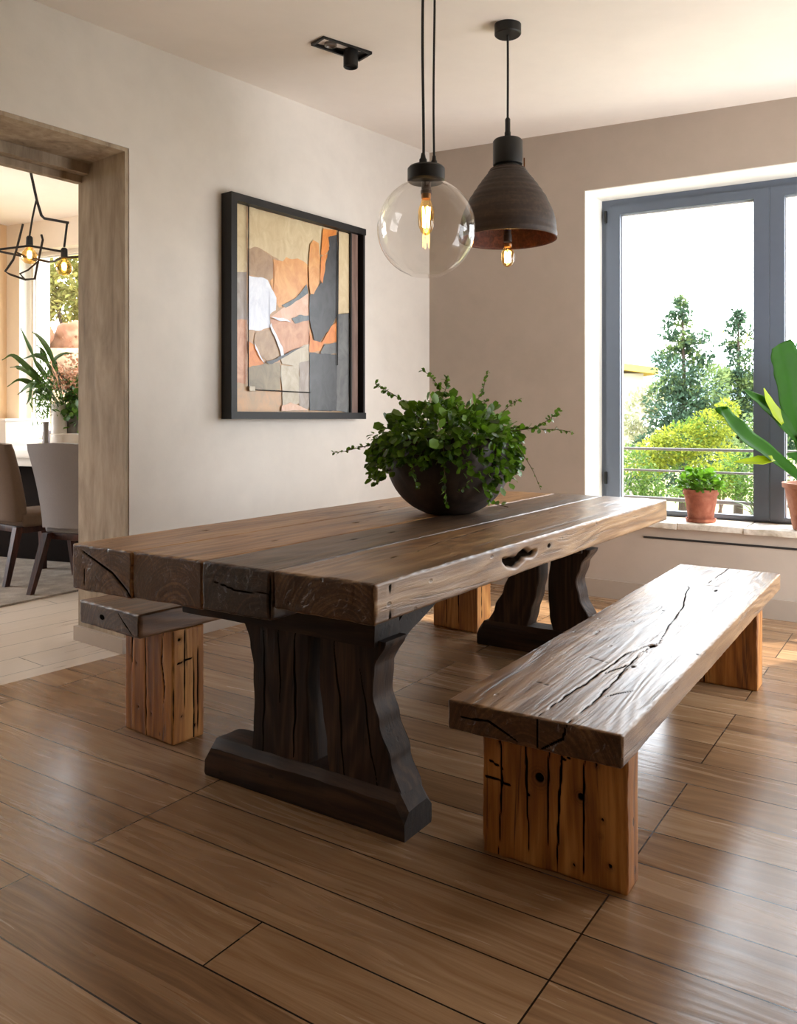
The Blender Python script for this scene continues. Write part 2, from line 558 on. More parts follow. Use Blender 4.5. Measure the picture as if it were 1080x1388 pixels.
SL = Vector(PF(-0.545))                           # corner of the side room
bm = bmesh.new()
prism(bm, [PL(-7.5, 0), PL(LW + 1.0, 0), PF(3.2, 0.4), PF(-5.0, 0.4)], -0.05, 0.0)
for v in bm.verts:
    v.co.z -= 0.0006
struct(obj('floor_side_room', bm, M_FLOOR2, smooth=None))

# --- ceilings
bm = bmesh.new()
cc = [PL(-7.6, 0.2), PL(LW, 0.2), PB(-0.2, 0.2), PB(BW + 0.2, 0.2), tuple(R1 + Vector((0.2, -0.2)))]
a = [bm.verts.new((x, y, ceil_z(x, y))) for x, y in cc]
b = [bm.verts.new((x, y, ceil_z(x, y) + 0.15)) for x, y in cc]
bm.faces.new(a)
bm.faces.new(b)
for i in range(len(cc)):
    bm.faces.new((a[i], a[(i + 1) % len(cc)], b[(i + 1) % len(cc)], b[i]))
struct(obj('ceiling', bm, M_CEIL, smooth=None))
Z2 = 3.24
bm = bmesh.new()
prism(bm, [PL(-7.5, WT), PL(LW + 1.0, WT), PF(4.3, 0.4), PF(-3.5, 0.4)], Z2, Z2 + 0.12)
struct(obj('ceiling_side_room', bm, M_CEIL, smooth=None))
# side room: far wall with a deep window, and the wall at its left
WU0, WU1, WZ0, WZ1 = -0.36, 2.1, 0.95, 2.95
bm = bmesh.new()
prism(bm, [PF(-0.9), PF(WU0), PF(WU0, 0.4), PF(-0.9, 0.4)], 0, Z2)
prism(bm, [PF(WU0), PF(WU1), PF(WU1, 0.4), PF(WU0, 0.4)], 0, WZ0)
prism(bm, [PF(WU0), PF(WU1), PF(WU1, 0.4), PF(WU0, 0.4)], WZ1, Z2)
prism(bm, [PF(WU1), PF(4.25), PF(4.25, 0.4), PF(WU1, 0.4)], 0, Z2)
struct(obj('wall_far', bm, M_WALL2, smooth=None))
bm = bmesh.new()
prism(bm, [PF(WU0), PF(WU0 + 0.005), PF(WU0 + 0.005, 0.4), PF(WU0, 0.4)], WZ0, WZ1)
struct(obj('trim_far_reveal', bm, M_REVEAL_SUNLIT, smooth=None))
sl = Vector((SL.x, SL.y))
bm = bmesh.new()
e2 = -nF
SW0, SW1, SWB, SWT = 1.7, 4.1, 0.5, 2.8  # unseen opening added to bring fill light into the side room


def PS(v, d=0.0):
    return tuple(sl + e2 * v - dF * d)


for (v0, v1, z0, z1) in ((0, SW0, 0, Z2), (SW0, SW1, 0, SWB), (SW0, SW1, SWT, Z2), (SW1, 6.2, 0, Z2)):
    prism(bm, [PS(v0), PS(v0, 0.3), PS(v1, 0.3), PS(v1)], z0, z1)
struct(obj('wall_side', bm, m_plaster('plaster_warm_lit', lin((226, 196, 160)), 0.04), smooth=None))  # orange light on this wall put into the plaster colour


q0, q1 = sl + e2 * 6.2, Vector(PL(-6.5, WT))
qd = (q1 - q0).normalized()
qn = Vector((qd.y, -qd.x))
if qn.y > 0:
    qn = -qn
bm = bmesh.new()
prism(bm, [q0 - qd * 0.3, q1 + qd * 0.2, q1 + qd * 0.2 + qn * 0.25, q0 - qd * 0.3 + qn * 0.25], 0, Z2)
struct(obj('wall_side_front', bm, M_WALL2, smooth=None))
bm = bmesh.new()
prism(bm, [PL(LW + 0.001, 0.3), PL(LW + 0.95, 0.3), PL(LW + 0.95, WT), PL(LW + 0.001, WT)], 0, Z2)
struct(obj('wall_side_end', bm, M_WALL2, smooth=None))


# ------------------------------------------------------------------ windows
def window(name, P, u0, u1, z0, z1f, d, nsash, mat, pr=0.06, slim=1.0):
    """casement window: outer frame, sashes with glass, hinge"""
    root = bpy.data.objects.new(name, None)
    COL.objects.link(root)
    p = P(u0, d)
    struct(root)
    ang = math.atan2(P(1, 0)[1] - P(0, 0)[1], P(1, 0)[0] - P(0, 0)[0])
    root.location = (p[0], p[1], z0)
    root.rotation_euler = (0, 0, ang)
    W = u1 - u0
    z1 = lambda x: z1f(u0 + x) - z0

    def bar(bm, x0, x1, za0, zb0, za1, zb1, y0, y1):
        vs = [bm.verts.new(q) for q in ((x0, y0, za0), (x1, y0, za1), (x1, y1, za1), (x0, y1, za0), (x0, y0, zb0), (x1, y0, zb1), (x1, y1, zb1), (x0, y1, zb0))]
        for f in ((0, 1, 2, 3), (4, 5, 6, 7), (0, 1, 5, 4), (1, 2, 6, 5), (2, 3, 7, 6), (3, 0, 4, 7)):
            bm.faces.new([vs[i] for i in f])
    fw = 0.032 * slim
    bm = bmesh.new()
    bar(bm, 0, fw, 0, z1(0), 0, z1(fw), 0, pr + 0.02)
    bar(bm, W - fw, W, 0, z1(W - fw), 0, z1(W), 0, pr + 0.02)
    bar(bm, fw, W - fw, z1(fw) - fw - 0.012, z1(fw), z1(W - fw) - fw - 0.012, z1(W - fw), 0, pr + 0.02)
    bar(bm, fw, W - fw, 0, 0.02, 0, 0.02, 0.01, pr + 0.02)
    obj('window_frame', bm, mat, root, None)
    sw = (W - 2 * fw) / nsash
    for i in range(nsash):
        a, b = fw + i * sw + 0.002, fw + (i + 1) * sw - 0.002
        st = 0.082 if i > 0 else 0.098
        st2 = 0.093 * slim
        st *= slim
        y0, y1 = -0.012, pr
        bm = bmesh.new()
        t0, t1 = z1(a) - fw - 0.014, z1(b) - fw - 0.014
        rail = 0.062 * slim
        bar(bm, a, a + st, 0.022, t0, 0.022, t0 - (t0 - t1) * st / (b - a), y0, y1)
        bar(bm, b - st2, b, 0.022, t1 + (t0 - t1) * st2 / (b - a), 0.022, t1, y0, y1)
        ta, tb = t0 - (t0 - t1) * st / (b - a), t1 + (t0 - t1) * st2 / (b - a)
        bar(bm, a + st, b - st2, ta - rail, ta, tb - rail, tb, y0, y1)
        bar(bm, a + st, b - st2, 0.022, 0.045, 0.022, 0.045, y0 + 0.01, y1)
        s = obj('window_sash', bm, mat, root, None)
        bm = bmesh.new()
        # bright glazing bead
        for (x0, x1, q0, q1, r0, r1) in ((a + st, a + st + 0.007, 0.045, ta - rail, 0.045, ta - rail),
                                         (b - st2 - 0.007, b - st2, 0.045, tb - rail, 0.045, tb - rail),
                                         (a + st, b - st2, ta - rail - 0.008, ta - rail, tb - rail - 0.008, tb - rail)):
            bar(bm, x0, x1, q0, q1, r0, r1, 0.02, 0.045)
        obj('glazing_bead', bm, M_BEAD, s, None)
        bm = bmesh.new()
        bar(bm, a + st - 0.01, b - st2 + 0.01, 0.03, ta - rail + 0.01, 0.03, tb - rail + 0.01, 0.03, 0.034)
        obj('window_pane', bm, M_GLASS, s, None)
    bm = bmesh.new()
    box(bm, (0.035, -0.022, z1(0) - 0.12), (0.016, 0.02, 0.085), 0, 0.004)
    box(bm, (0.035, -0.022, 0.25), (0.016, 0.02, 0.085), 0, 0.004)
    obj('hinge', bm, M_BLACK if slim == 1.0 else mat, root, None)
    return root


M_BEAD = m_plain('glazing_bead', lin((206, 204, 206)), 0.5, 0.04)
window('window_1', PB, U0 + 0.006, U1, ZS + 0.03, lambda u: lint(u) - 0.006, 0.31, 2, M_FRAME)
window('window_2', PF, WU0 + 0.03, WU1, WZ0 + 0.01, lambda u: WZ1, 0.13, 2, m_plain('window_pale', lin((224, 216, 204)), 0.5), 0.06, 0.35)


# ------------------------------------------------------------------ hewn timber blocks
CW = 0.62


def block(name, dims, cell, r, mat, parent, loc=(0, 0, 0), rot=None, cracks=(), knots=(), wob=0.002, seed=0, warp=None, taper=None, smooth='all'):
    """solid timber: rounded edges, wandering surface; cracks are real grooves.
    cracks: (points, width, depth, jitter); knots: (point, radius, depth)"""
    L = np.array(dims, float)
    h = L / 2
    cell = np.array([cell] * 3 if isinstance(cell, (int, float)) else cell)
    ax = []
    for i in range(3):
        n = max(2, int(round((L[i] - 2 * r) / cell[i])))
        c = np.linspace(-h[i] + r, h[i] - r, n + 1)
        e = [-h[i], -h[i] + 0.12 * r, -h[i] + 0.45 * r]
        ax.append(np.concatenate([e, c, [-q for q in e[::-1]]]))
    nx, ny, nz = [len(a) for a in ax]
    ids = -np.ones((nx, ny, nz), int)
    I, J, K = np.meshgrid(range(nx), range(ny), range(nz), indexing='ij')
    surf = (I == 0) | (I == nx - 1) | (J == 0) | (J == ny - 1) | (K == 0) | (K == nz - 1)
    ids[surf] = np.arange(surf.sum())
    P = np.stack([ax[0][I[surf]], ax[1][J[surf]], ax[2][K[surf]]], 1)
    faces = []

    def quads(A, flip):
        a, b, c, d = A[:-1, :-1].ravel(), A[1:, :-1].ravel(), A[1:, 1:].ravel(), A[:-1, 1:].ravel()
        q = np.stack([a, b, c, d] if not flip else [a, d, c, b], 1)
        faces.append(q)
    quads(ids[:, :, 0], True)
    quads(ids[:, :, -1], False)
    quads(ids[:, 0, :], False)
    quads(ids[:, -1, :], True)
    quads(ids[0], True)
    quads(ids[-1], False)
    Fq = np.concatenate(faces)
    q = np.clip(P, -h + r, h - r)
    dd = P - q
    ln = np.linalg.norm(dd, axis=1, keepdims=True)
    N = dd / np.maximum(ln, 1e-9)
    P = q + N * r
    # wandering surface
    ph = np.random.default_rng(seed + 5).uniform(0, 6.28, (8, 3))
    w = np.zeros(len(P))
    for k, fr in enumerate((3.1, 5.3, 9.7, 17.0, 31.0)):
        w += np.sin(P[:, 0] * fr * 0.7 + ph[k, 0]) * np.sin(P[:, 1] * fr * 1.9 + ph[k, 1] + 1.3 * np.sin(P[:, 0] * 2.1 + ph[k, 2])) * np.cos(P[:, 2] * fr * 1.7 + ph[k, 2]) / (1 + 0.35 * k)
    edge = (np.abs(dd) > 1e-6).sum(1) > 1
    wf = np.where(np.abs(N[:, 0]) > 0.9, 0.3, 0.62)
    P = P + N * (wob * w * wf)[:, None]
    P[edge] -= N[edge] * (wob * 0.9 * np.abs(np.sin(P[edge].sum(1) * 23 + ph[6, 0]) * np.sin(P[edge].sum(1) * 57 + ph[6, 1])))[:, None]
    cr = np.zeros(len(P))
    kn = np.zeros(len(P))
    rg = np.random.default_rng(seed + 77)

    def jit(p, amp, fr):
        amp = amp * (0.5 if amp < 0.006 else 1.0)
        o = rg.uniform(0, 6.28, 6)
        return amp * np.stack([np.sin(p[:, 0] * fr + o[0]) + 0.6 * np.sin(p[:, 0] * fr * 2.7 + o[1]),
                               np.sin(p[:, 0] * fr * 0.9 + o[2]) + 0.6 * np.sin((p[:, 0] + p[:, 2]) * fr * 2.3 + o[3]),
                               np.sin((p[:, 0] + p[:, 1]) * fr + o[4])], 1)
    for (pts, wd, dep, ja) in cracks:
        if wd < 0.015:
            wd, dep = max(0.0034, wd * CW), dep * 0.38
        pts = np.array(pts, float)
        Q = P + jit(P, ja, 34) if ja else P
        best = np.full(len(P), 9.0)
        nseg = len(pts) - 1
        for i in range(nseg):
            A, B = pts[i], pts[i + 1]
            ab = B - A
            t = np.clip(((Q - A) @ ab) / max(1e-9, ab @ ab), 0, 1)
            D = np.linalg.norm(Q - (A + t[:, None] * ab), axis=1)
            g = (i + t) / nseg
            wloc = wd * (0.45 + 0.55 * np.sin(PI * np.clip(g, 0.02, 0.98)))
            best = np.minimum(best, D / wloc)
        val = np.clip(1.25 - best, 0, 1)
        cr = np.maximum(cr, np.minimum(1, val * 1.3))
        P = P - N * (np.minimum(1, val * 1.2) * dep)[:, None]
    for (c, rad, dep) in knots:
        D = np.linalg.norm((P - np.array(c)) / np.array(rad if isinstance(rad, (tuple, list)) else [rad] * 3), axis=1)
        val = np.clip(1 - D / 2.2, 0, 1)
        kn = np.maximum(kn, val)
        core = np.clip((0.62 - D) * 3, 0, 1)
        cr = np.maximum(cr, core)
        P = P - N * (core * dep)[:, None]
    if warp is not None:
        P = warp(P)
    me = bpy.data.meshes.new(name)
    me.vertices.add(len(P))
    me.vertices.foreach_set('co', P.ravel())
    me.loops.add(len(Fq) * 4)
    me.loops.foreach_set('vertex_index', Fq.ravel().astype(np.int32))
    me.polygons.add(len(Fq))
    me.polygons.foreach_set('loop_start', np.arange(len(Fq), dtype=np.int32) * 4)
    me.update(calc_edges=True)
    for nm, arr in (('crack', cr), ('knot', kn)):
        at = me.attributes.new(nm, 'FLOAT', 'POINT')
        at.data.foreach_set('value', arr.astype(np.float32))
    me.validate()
    o = link(name, me, mat, parent, smooth)
    o.location = loc
    if rot:
        o.rotation_euler = rot
    return o


WD_TOP = m_wood('table_top_brown', [lin((90, 58, 32)), lin((140, 98, 58)), lin((172, 130, 84))], 0, 0.36, 0.6, 0.5)
WD_TOPD = m_wood('table_top_dark', [lin((48, 34, 24)), lin((82, 60, 42)), lin((112, 87, 62))], 0, 0.38, 0.7, 0.5)
WD_TOPG = m_wood('table_top_grey', [lin((78, 54, 34)), lin((128, 95, 62)), lin((160, 128, 92))], 0, 0.31, 0.55, 0.5)
WD_DARK = m_wood('trestle_dark', [lin((28, 19, 13)), lin((54, 38, 28)), lin((84, 63, 48))], 2, 0.58, 0.7, spec=0.3)
WD_DARKX = m_wood('trestle_beam_dark', [lin((28, 19, 13)), lin((52, 37, 27)), lin((80, 60, 46))], 1, 0.58, 0.6, spec=0.3)
WD_SEAT = m_wood('bench_seat_brown', [lin((78, 54, 34)), lin((126, 93, 61)), lin((160, 127, 92))], 0, 0.30, 0.6, 0.75)
WD_SEAT2 = m_wood('bench_seat_deep', [lin((74, 50, 32)), lin((112, 80, 52)), lin((142, 106, 74))], 0, 0.42, 0.5)
WD_LEG = m_wood('bench_leg_amber', [lin((112, 64, 25)), lin((168, 108, 48)), lin((204, 146, 78))], 2, 0.5, 0.8, 0.5, 60, 0.8)

# ---- dining table
TC = Vector((0.152, 3.522))
TROT = ALONG
table = thing('dining_table', 'long dining table of thick dark reclaimed beams on trestle feet', 'table', (TC.x, TC.y, 0), TROT)
A0, LT0 = 3.017, 1.825                            # along / lateral of the table centre
RT = Matrix.Rotation(-TROT, 3, 'Z')


def tloc(px, py, z, o=Vector((0, 0, 0))):
    p = on_z(px, py, z)
    q = RT @ (p - Vector((TC.x, TC.y, 0)))
    return (q.x - o.x, q.y - o.y, z - o.z)


TZ = 0.76
pl = [(2.451, 2.141, 0.150, WD_TOP), (2.141, 1.824, 0.146, WD_TOP), (1.824, 1.547, 0.140, WD_TOPD), (1.547, 1.199, 0.106, WD_TOPG)]
for i, (l0, l1, th, mt) in enumerate(pl):
    yc, w = (l0 + l1) / 2 - LT0, l0 - l1 - 0.006
    zc = TZ - th / 2
    o = Vector((0, yc, zc))
    hx, hy, hz = 1.325, w / 2, th / 2
    cr, kn = [], []
    if i == 0:
        cr.append((([-hx, 0.10, 0.055], [-hx, 0.03, 0.03], [-hx, -0.06, -0.005], [-hx, -0.13, -0.05], [-hx, -0.15, -0.07]), 0.007, 0.012, 0.002))
        cr.append((([-hx, 0.09, 0.01], [-hx, 0.085, -0.07]), 0.003, 0.005, 0.001))
        kn = [((-0.85, 0.02, hz), (0.03, 0.012, 0.02), 0.004), ((0.2, -0.05, hz), (0.05, 0.012, 0.02), 0.004)]
    if i == 1:
        cr.append((([-hx, 0.06, -0.07], [-hx, 0.02, -0.05], [-hx, 0.0, -0.035], [-hx, -0.02, -0.06]), 0.006, 0.010, 0.002))
        cr.append((([-hx, 0.115, 0.06], [-hx, 0.10, -0.02], [-hx, 0.11, -0.07]), 0.003, 0.006, 0.001))
        kn = [((-0.35, 0.0, hz), (0.05, 0.015, 0.02), 0.005), ((-hx, -0.04, 0.03), 0.008, 0.004), ((-0.9, -0.06, hz), (0.03, 0.009, 0.02), 0.004)]
    if i == 2:
        cr.append((([-hx, 0.09, 0.015], [-hx, 0.0, 0.0], [-hx, -0.135, 0.005]), 0.0025, 0.006, 0.002))
        cr.append((([-hx, -0.135, 0.065], [-hx, -0.13, 0.0], [-hx, -0.132, -0.07]), 0.010, 0.015, 0.003))
        kn = [((-0.72, 0.03, hz), (0.035, 0.012, 0.02), 0.006), ((-0.5, 0.02, hz), (0.04, 0.01, 0.02), 0.005), ((0.05, -0.03, hz), (0.05, 0.012, 0.02), 0.005)]
    if i == 3:
        cr.append(([tloc(*p, TZ, o)[:2] + (hz,) for p in ((560, 750), (600, 733), (625, 727), (655, 718), (700, 705), (760, 690))], 0.0045, 0.006, 0.002))
        g = [((690 - 640) * 0 + x, -hy, z) for x, z in ((0.02, 0.0), (0.06, -0.012), (0.10, 0.01), (0.15, 0.016), (0.19, 0.03))]
        gx = [tloc(px, 768 - (px - 672) * 0.33, 0.70, o)[0] for px in (674, 690, 705, 722)]
        cr.append(([(gx[0], -hy, -0.004), (gx[1], -hy, 0.004), (gx[2], -hy, -0.006), (gx[3], -hy, 0.016)], 0.021, 0.03, 0.011))
        cr.append((([-1.25, -hy, 0.04], [-1.255, -hy, 0.0], [-1.25, -hy, -0.05]), 0.0035, 0.006, 0.001))
        cr.append((([-hx, 0.14, 0.005], [-hx, 0.04, -0.005], [-hx, -0.02, 0.012], [-hx, -0.03, -0.015], [-hx, 0.06, -0.02]), 0.005, 0.009, 0.003))
        cr.append((([-hx, -0.09, -0.02], [-hx, -0.115, 0.02]), 0.003, 0.005, 0.001))
        kn = [((-0.95, 0.02, hz), (0.04, 0.01, 0.02), 0.004), ((gx[3] + 0.12, -hy, 0.01), (0.03, 0.02, 0.018), 0.003)]
    block('plank', (2 * hx - (0.008 * (i % 2)), w, th), (0.011, 0.0046, 0.0046), 0.005, mt, table, o, None, cr, kn, 0.0028, 20 + i)


def slab(name, prof_l, prof_r, zs, x0, x1, mat, parent, bev=0.005, rough=0.003, seed=0, cracks=()):
    """upright slab seen face-on: left and right outline (lat) at heights zs, thick from x0 to x1"""
    k = 16 if cracks else 5
    zz, L, R = [], [], []
    for i in range(len(zs) - 1):
        for j in range(k):
            t = j / k
            s = t * t * (3 - 2 * t)
            zz.append(zs[i] + (zs[i + 1] - zs[i]) * t)
            L.append(prof_l[i] + (prof_l[i + 1] - prof_l[i]) * s)
            R.append(prof_r[i] + (prof_r[i + 1] - prof_r[i]) * s)
    zz.append(zs[-1])
    L.append(prof_l[-1])
    R.append(prof_r[-1])
    bm = bmesh.new()
    rings = []
    n = 70 if cracks else 6
    for z, l, r in zip(zz, L, R):
        ring = []
        out = [(x0 + bev, l), (x0, l - bev)] + [(x0, l + (r - l) * q / n) for q in range(1, n)] + [(x0, r + bev), (x0 + bev, r)]
        out += [(x1 - bev, r), (x1, r + bev)] + [(x1, r + (l - r) * q / n) for q in range(1, n)] + [(x1, l - bev), (x1 - bev, l)]
        for x, y in out:
            v = Vector((x, y, z))
            v += Vector(mnoise.noise_vector(v * 11 + Vector((seed, 0, 0)))) * rough
            ring.append(bm.verts.new(v))
        rings.append(ring)
    for a, b in zip(rings, rings[1:]):
        m = len(a)
        for q in range(m):
            bm.faces.new((a[q], a[(q + 1) % m], b[(q + 1) % m], b[q]))
    bm.faces.new(rings[0])
    bm.faces.new(rings[-1])
    o = obj(name, bm, mat, parent, 38)
    if cracks:
        me = o.data
        cr = []
        for v in me.vertices:
            best = 9.0
            for (xa, ya, za, yb, zb, wd) in cracks:
                if abs(v.co.x - xa) > 0.02 or not (za - 0.01 <= v.co.z <= zb + 0.01):
                    continue
                t = (v.co.z - za) / (zb - za)
                yy = ya + (yb - ya) * t + 0.0028 * math.sin(v.co.z * 21 + wd * 900) + 0.0012 * math.sin(v.co.z * 67)
                best = min(best, abs(v.co.y - yy) / (wd * (0.4 + 0.6 * math.sin(PI * min(1, max(0, t))))))
            cr.append(min(1.0, max(0.0, 1.3 - best)))
        at = me.attributes.new('crack', 'FLOAT', 'POINT')
        at.data.foreach_set('value', np.array(cr, np.float32))
    return o


def foot(name, parent, x0, x1, y0, y1, hgt, mat, seed):
    """floor beam with chamfered top and ends"""
    bm = bmesh.new()
    c = 0.026
    ce = 0.05
    n = 26
    rings = []
    for i in range(n + 1):
        y = y0 + (y1 - y0) * i / n
        e = min(1.0, min(y - y0, y1 - y) / ce)
        e = math.sqrt(max(0, 1 - (1 - e) ** 2))
        hh = hgt * (0.62 + 0.38 * e)
        ring = []
        for (x, z) in ((x0 + 0.004, 0.0), (x0, 0.012), (x0, hh - c), (x0 + c * 0.9, hh), ((x0 + x1) / 2, hh), (x1 - c * 0.9, hh), (x1, hh - c), (x1, 0.012), (x1 - 0.004, 0.0)):
            v = Vector((x, y, z))
            if z > 0.01:
                v += Vector(mnoise.noise_vector(v * 13 + Vector((seed, 0, 0)))) * 0.004
            ring.append(bm.verts.new(v))
        rings.append(ring)
    for a, b in zip(rings, rings[1:]):
        for q in range(len(a)):
            bm.faces.new((a[q], a[(q + 1) % len(a)], b[(q + 1) % len(a)], b[q]))
    bm.faces.new(rings[0])
    bm.faces.new(rings[-1])
    return obj(name, bm, mat, parent, 30)


lat = lambda v: v - LT0


def trestle(xf, near):
    tr = bpy.data.objects.new('trestle', None)
    COL.objects.link(tr)
    tr.parent = table
    FH = 0.125
    fd = 0.15
    foot('foot_beam', tr, xf, xf + fd, lat(1.25), lat(2.04), FH, WD_DARKX, xf)
    zs = [FH - 0.02, 0.20, 0.30, 0.38, 0.46, 0.54]
    if near:
        slab('post', [lat(q) for q in (1.852, 1.846, 1.842, 1.846, 1.862, 1.89)], [lat(q) for q in (1.612, 1.615, 1.62, 1.622, 1.615, 1.61)], zs, xf + 0.025, xf + fd - 0.01, WD_DARK, tr, seed=3, cracks=[(xf + 0.025, lat(1.80), 0.13, lat(1.795), 0.50, 0.0045), (xf + 0.025, lat(1.672), 0.14, lat(1.668), 0.53, 0.0055), (xf + 0.025, lat(1.73), 0.30, lat(1.735), 0.53, 0.0035)])
        slab('post', [lat(q) for q in (1.535, 1.548, 1.56, 1.572, 1.572, 1.572)], [lat(q) for q in (1.275, 1.315, 1.355, 1.378, 1.372, 1.33)], zs, xf + 0.025, xf + fd - 0.01, WD_DARK, tr, seed=9, cracks=[(xf + 0.025, lat(1.475), 0.12, lat(1.515), 0.53, 0.0045), (xf + 0.025, lat(1.36), 0.13, lat(1.42), 0.44, 0.0035)])
    else:
        slab('post', [lat(q) for q in (1.995, 1.95, 1.90, 1.868, 1.875, 1.92)], [lat(q) for q in (1.768, 1.745, 1.715, 1.70, 1.698, 1.70)], zs, xf + 0.025, xf + fd - 0.01, WD_DARK, tr, seed=4)
        slab('post', [lat(q) for q in (1.622, 1.645, 1.652, 1.652, 1.64, 1.615)], [lat(q) for q in (1.395, 1.435, 1.485, 1.502, 1.475, 1.43)], zs, xf + 0.025, xf + fd - 0.01, WD_DARK, tr, seed=6)
    bm = bmesh.new()
    l0, l1 = (1.355, 2.16) if near else (1.47, 2.12)
    box(bm, (xf + fd / 2, lat((l0 + l1) / 2), 0.572), (fd - 0.02, l1 - l0, 0.10), 0, 0.006)
    if near:
        pass
    bmesh.ops.subdivide_edges(bm, edges=[e for e in bm.edges if e.calc_length() > 0.2], cuts=8, use_grid_fill=True)
    for v in bm.verts:
        v.co += Vector(mnoise.noise_vector(v.co * 9)) * 0.003
    obj('cross_beam', bm, WD_DARKX, tr, 50)
    # curved braces from the posts up to the planks
    for ly in ((1.46, 1.73) if near else ()):
        pts = [(xf + fd - 0.02, 0.40), (xf + fd + 0.03, 0.46), (xf + fd + 0.12, 0.53), (xf + fd + 0.21, 0.565), (xf + fd + 0.30, 0.60)] if near else \
              [(xf + 0.03, 0.42), (xf - 0.0, 0.47), (xf - 0.06, 0.53), (xf - 0.12, 0.565), (xf - 0.18, 0.60)]
        bm = bmesh.new()
        rings = []
        for (x, z) in smooth_path([(p[0], 0, p[1]) for p in pts], 5) and [(p.x, p.z) for p in smooth_path([(p[0], 0, p[1]) for p in pts], 5)]:
            rings.append([bm.verts.new((x, lat(ly) + dy, z + dz)) for dy, dz in ((-0.045, -0.035), (0.045, -0.035), (0.045, 0.05), (-0.045, 0.05))])
        for a, b in zip(rings, rings[1:]):
            for q in range(4):
                bm.faces.new((a[q], a[(q + 1) % 4], b[(q + 1) % 4], b[q]))
        bm.faces.new(rings[0])
        bm.faces.new(rings[-1])
        bmesh.ops.bevel(bm, geom=[e for e in bm.edges if len(e.link_faces) == 2 and e.calc_face_angle(0) > 0.9], offset=0.006, segments=1, affect='EDGES')
        obj('brace', bm, WD_DARKX, tr, 50)
    return tr


trestle(1.905 - A0, True)
trestle(3.81 - A0, False)

# ---- bench in front of the table (right)
BROT = math.atan2(1.993, 1.293)
BC = Vector((0.975, 3.019))
bench = thing('dining_bench', 'wooden bench with cracked glossy seat, standing clear of the table in the foreground', 'bench', (BC.x, BC.y, 0), BROT, None)
RB = Matrix.Rotation(-BROT, 3, 'Z')
SZ, ST = 0.45, 0.078
so = Vector((-0.014, 0, SZ - ST / 2))


def bl(px, py):
    q = RB @ (on_z(px, py, SZ) - Vector((BC.x, BC.y, 0)))
    return (q.x - so.x, q.y, ST / 2)


hx = 1.188
yS = lambda px, py: bl(px, py)[1]
c1 = [bl(*p) for p in ((729, 972), (752, 953), (790, 928), (822, 905), (848, 886), (872, 876), (893, 872))]
c2 = [bl(*p) for p in ((768, 981), (800, 955), (828, 928), (850, 903), (868, 884), (888, 874))]
c3 = [bl(*p) for p in ((893, 872), (905, 850), (917, 835), (926, 822), (929, 805), (934, 796), (930, 792))]
c4 = [bl(*p) for p in ((948, 792), (960, 793), (976, 795), (994, 797))]
c5 = [bl(*p) for p in ((958, 791), (972, 781), (985, 772), (992, 767))]
c6 = [bl(*p) for p in ((790, 888), (808, 893), (824, 898))]
c7 = [bl(*p) for p in ((715, 920), (732, 925), (745, 929))]
c8 = [bl(*p) for p in ((820, 912), (836, 906), (850, 900))]
c9 = [bl(*p) for p in ((820, 944), (840, 940), (856, 936))]
seat_cracks = [(c1, 0.006, 0.010, 0.003), (c2, 0.005, 0.008, 0.003), (c3, 0.0055, 0.008, 0.002), (c4, 0.007, 0.009, 0.004), (c5, 0.004, 0.006, 0.002),
               (c6, 0.004, 0.005, 0.002), (c7, 0.004, 0.005, 0.003), (c8, 0.007, 0.007, 0.004), (c9, 0.006, 0.006, 0.004),
               ([(-hx, c1[0][1], ST / 2), (-hx, c1[0][1], -ST / 2)], 0.005, 0.010, 0.001),
               ([(-hx, c2[0][1], ST / 2), (-hx, c2[0][1] + 0.01, 0.0), (-hx, c1[0][1] - 0.005, -ST / 2)], 0.005, 0.010, 0.002),
               ([(-hx, 0.19, 0.0), (-hx, 0.11, 0.004), (-hx, 0.03, -0.03)], 0.003, 0.005, 0.002)]
seat_knots = [(bl(884, 875), (0.034, 0.02, 0.02), 0.008), (bl(858, 903), (0.02, 0.014, 0.02), 0.003), (bl(807, 859), (0.012, 0.008, 0.02), 0.004), (bl(898, 828), (0.012, 0.009, 0.02), 0.004),
              (bl(945, 887), (0.010, 0.008, 0.02), 0.004), (bl(970, 800), (0.05, 0.012, 0.02), 0.004)]
block('seat', (2 * hx, 0.462, ST), (0.007, 0.0042, 0.0038), 0.005, WD_SEAT, bench, so, None, seat_cracks, seat_knots, 0.0024, 60)


def legblock(parent, x, y, tk, w, hgt, cracks, knots, seed):
    return block('leg', (tk, w, hgt), (0.006, 0.0042, 0.0065), 0.005, WD_LEG, parent, (x, y, hgt / 2), None, cracks, knots, 0.0026, seed)


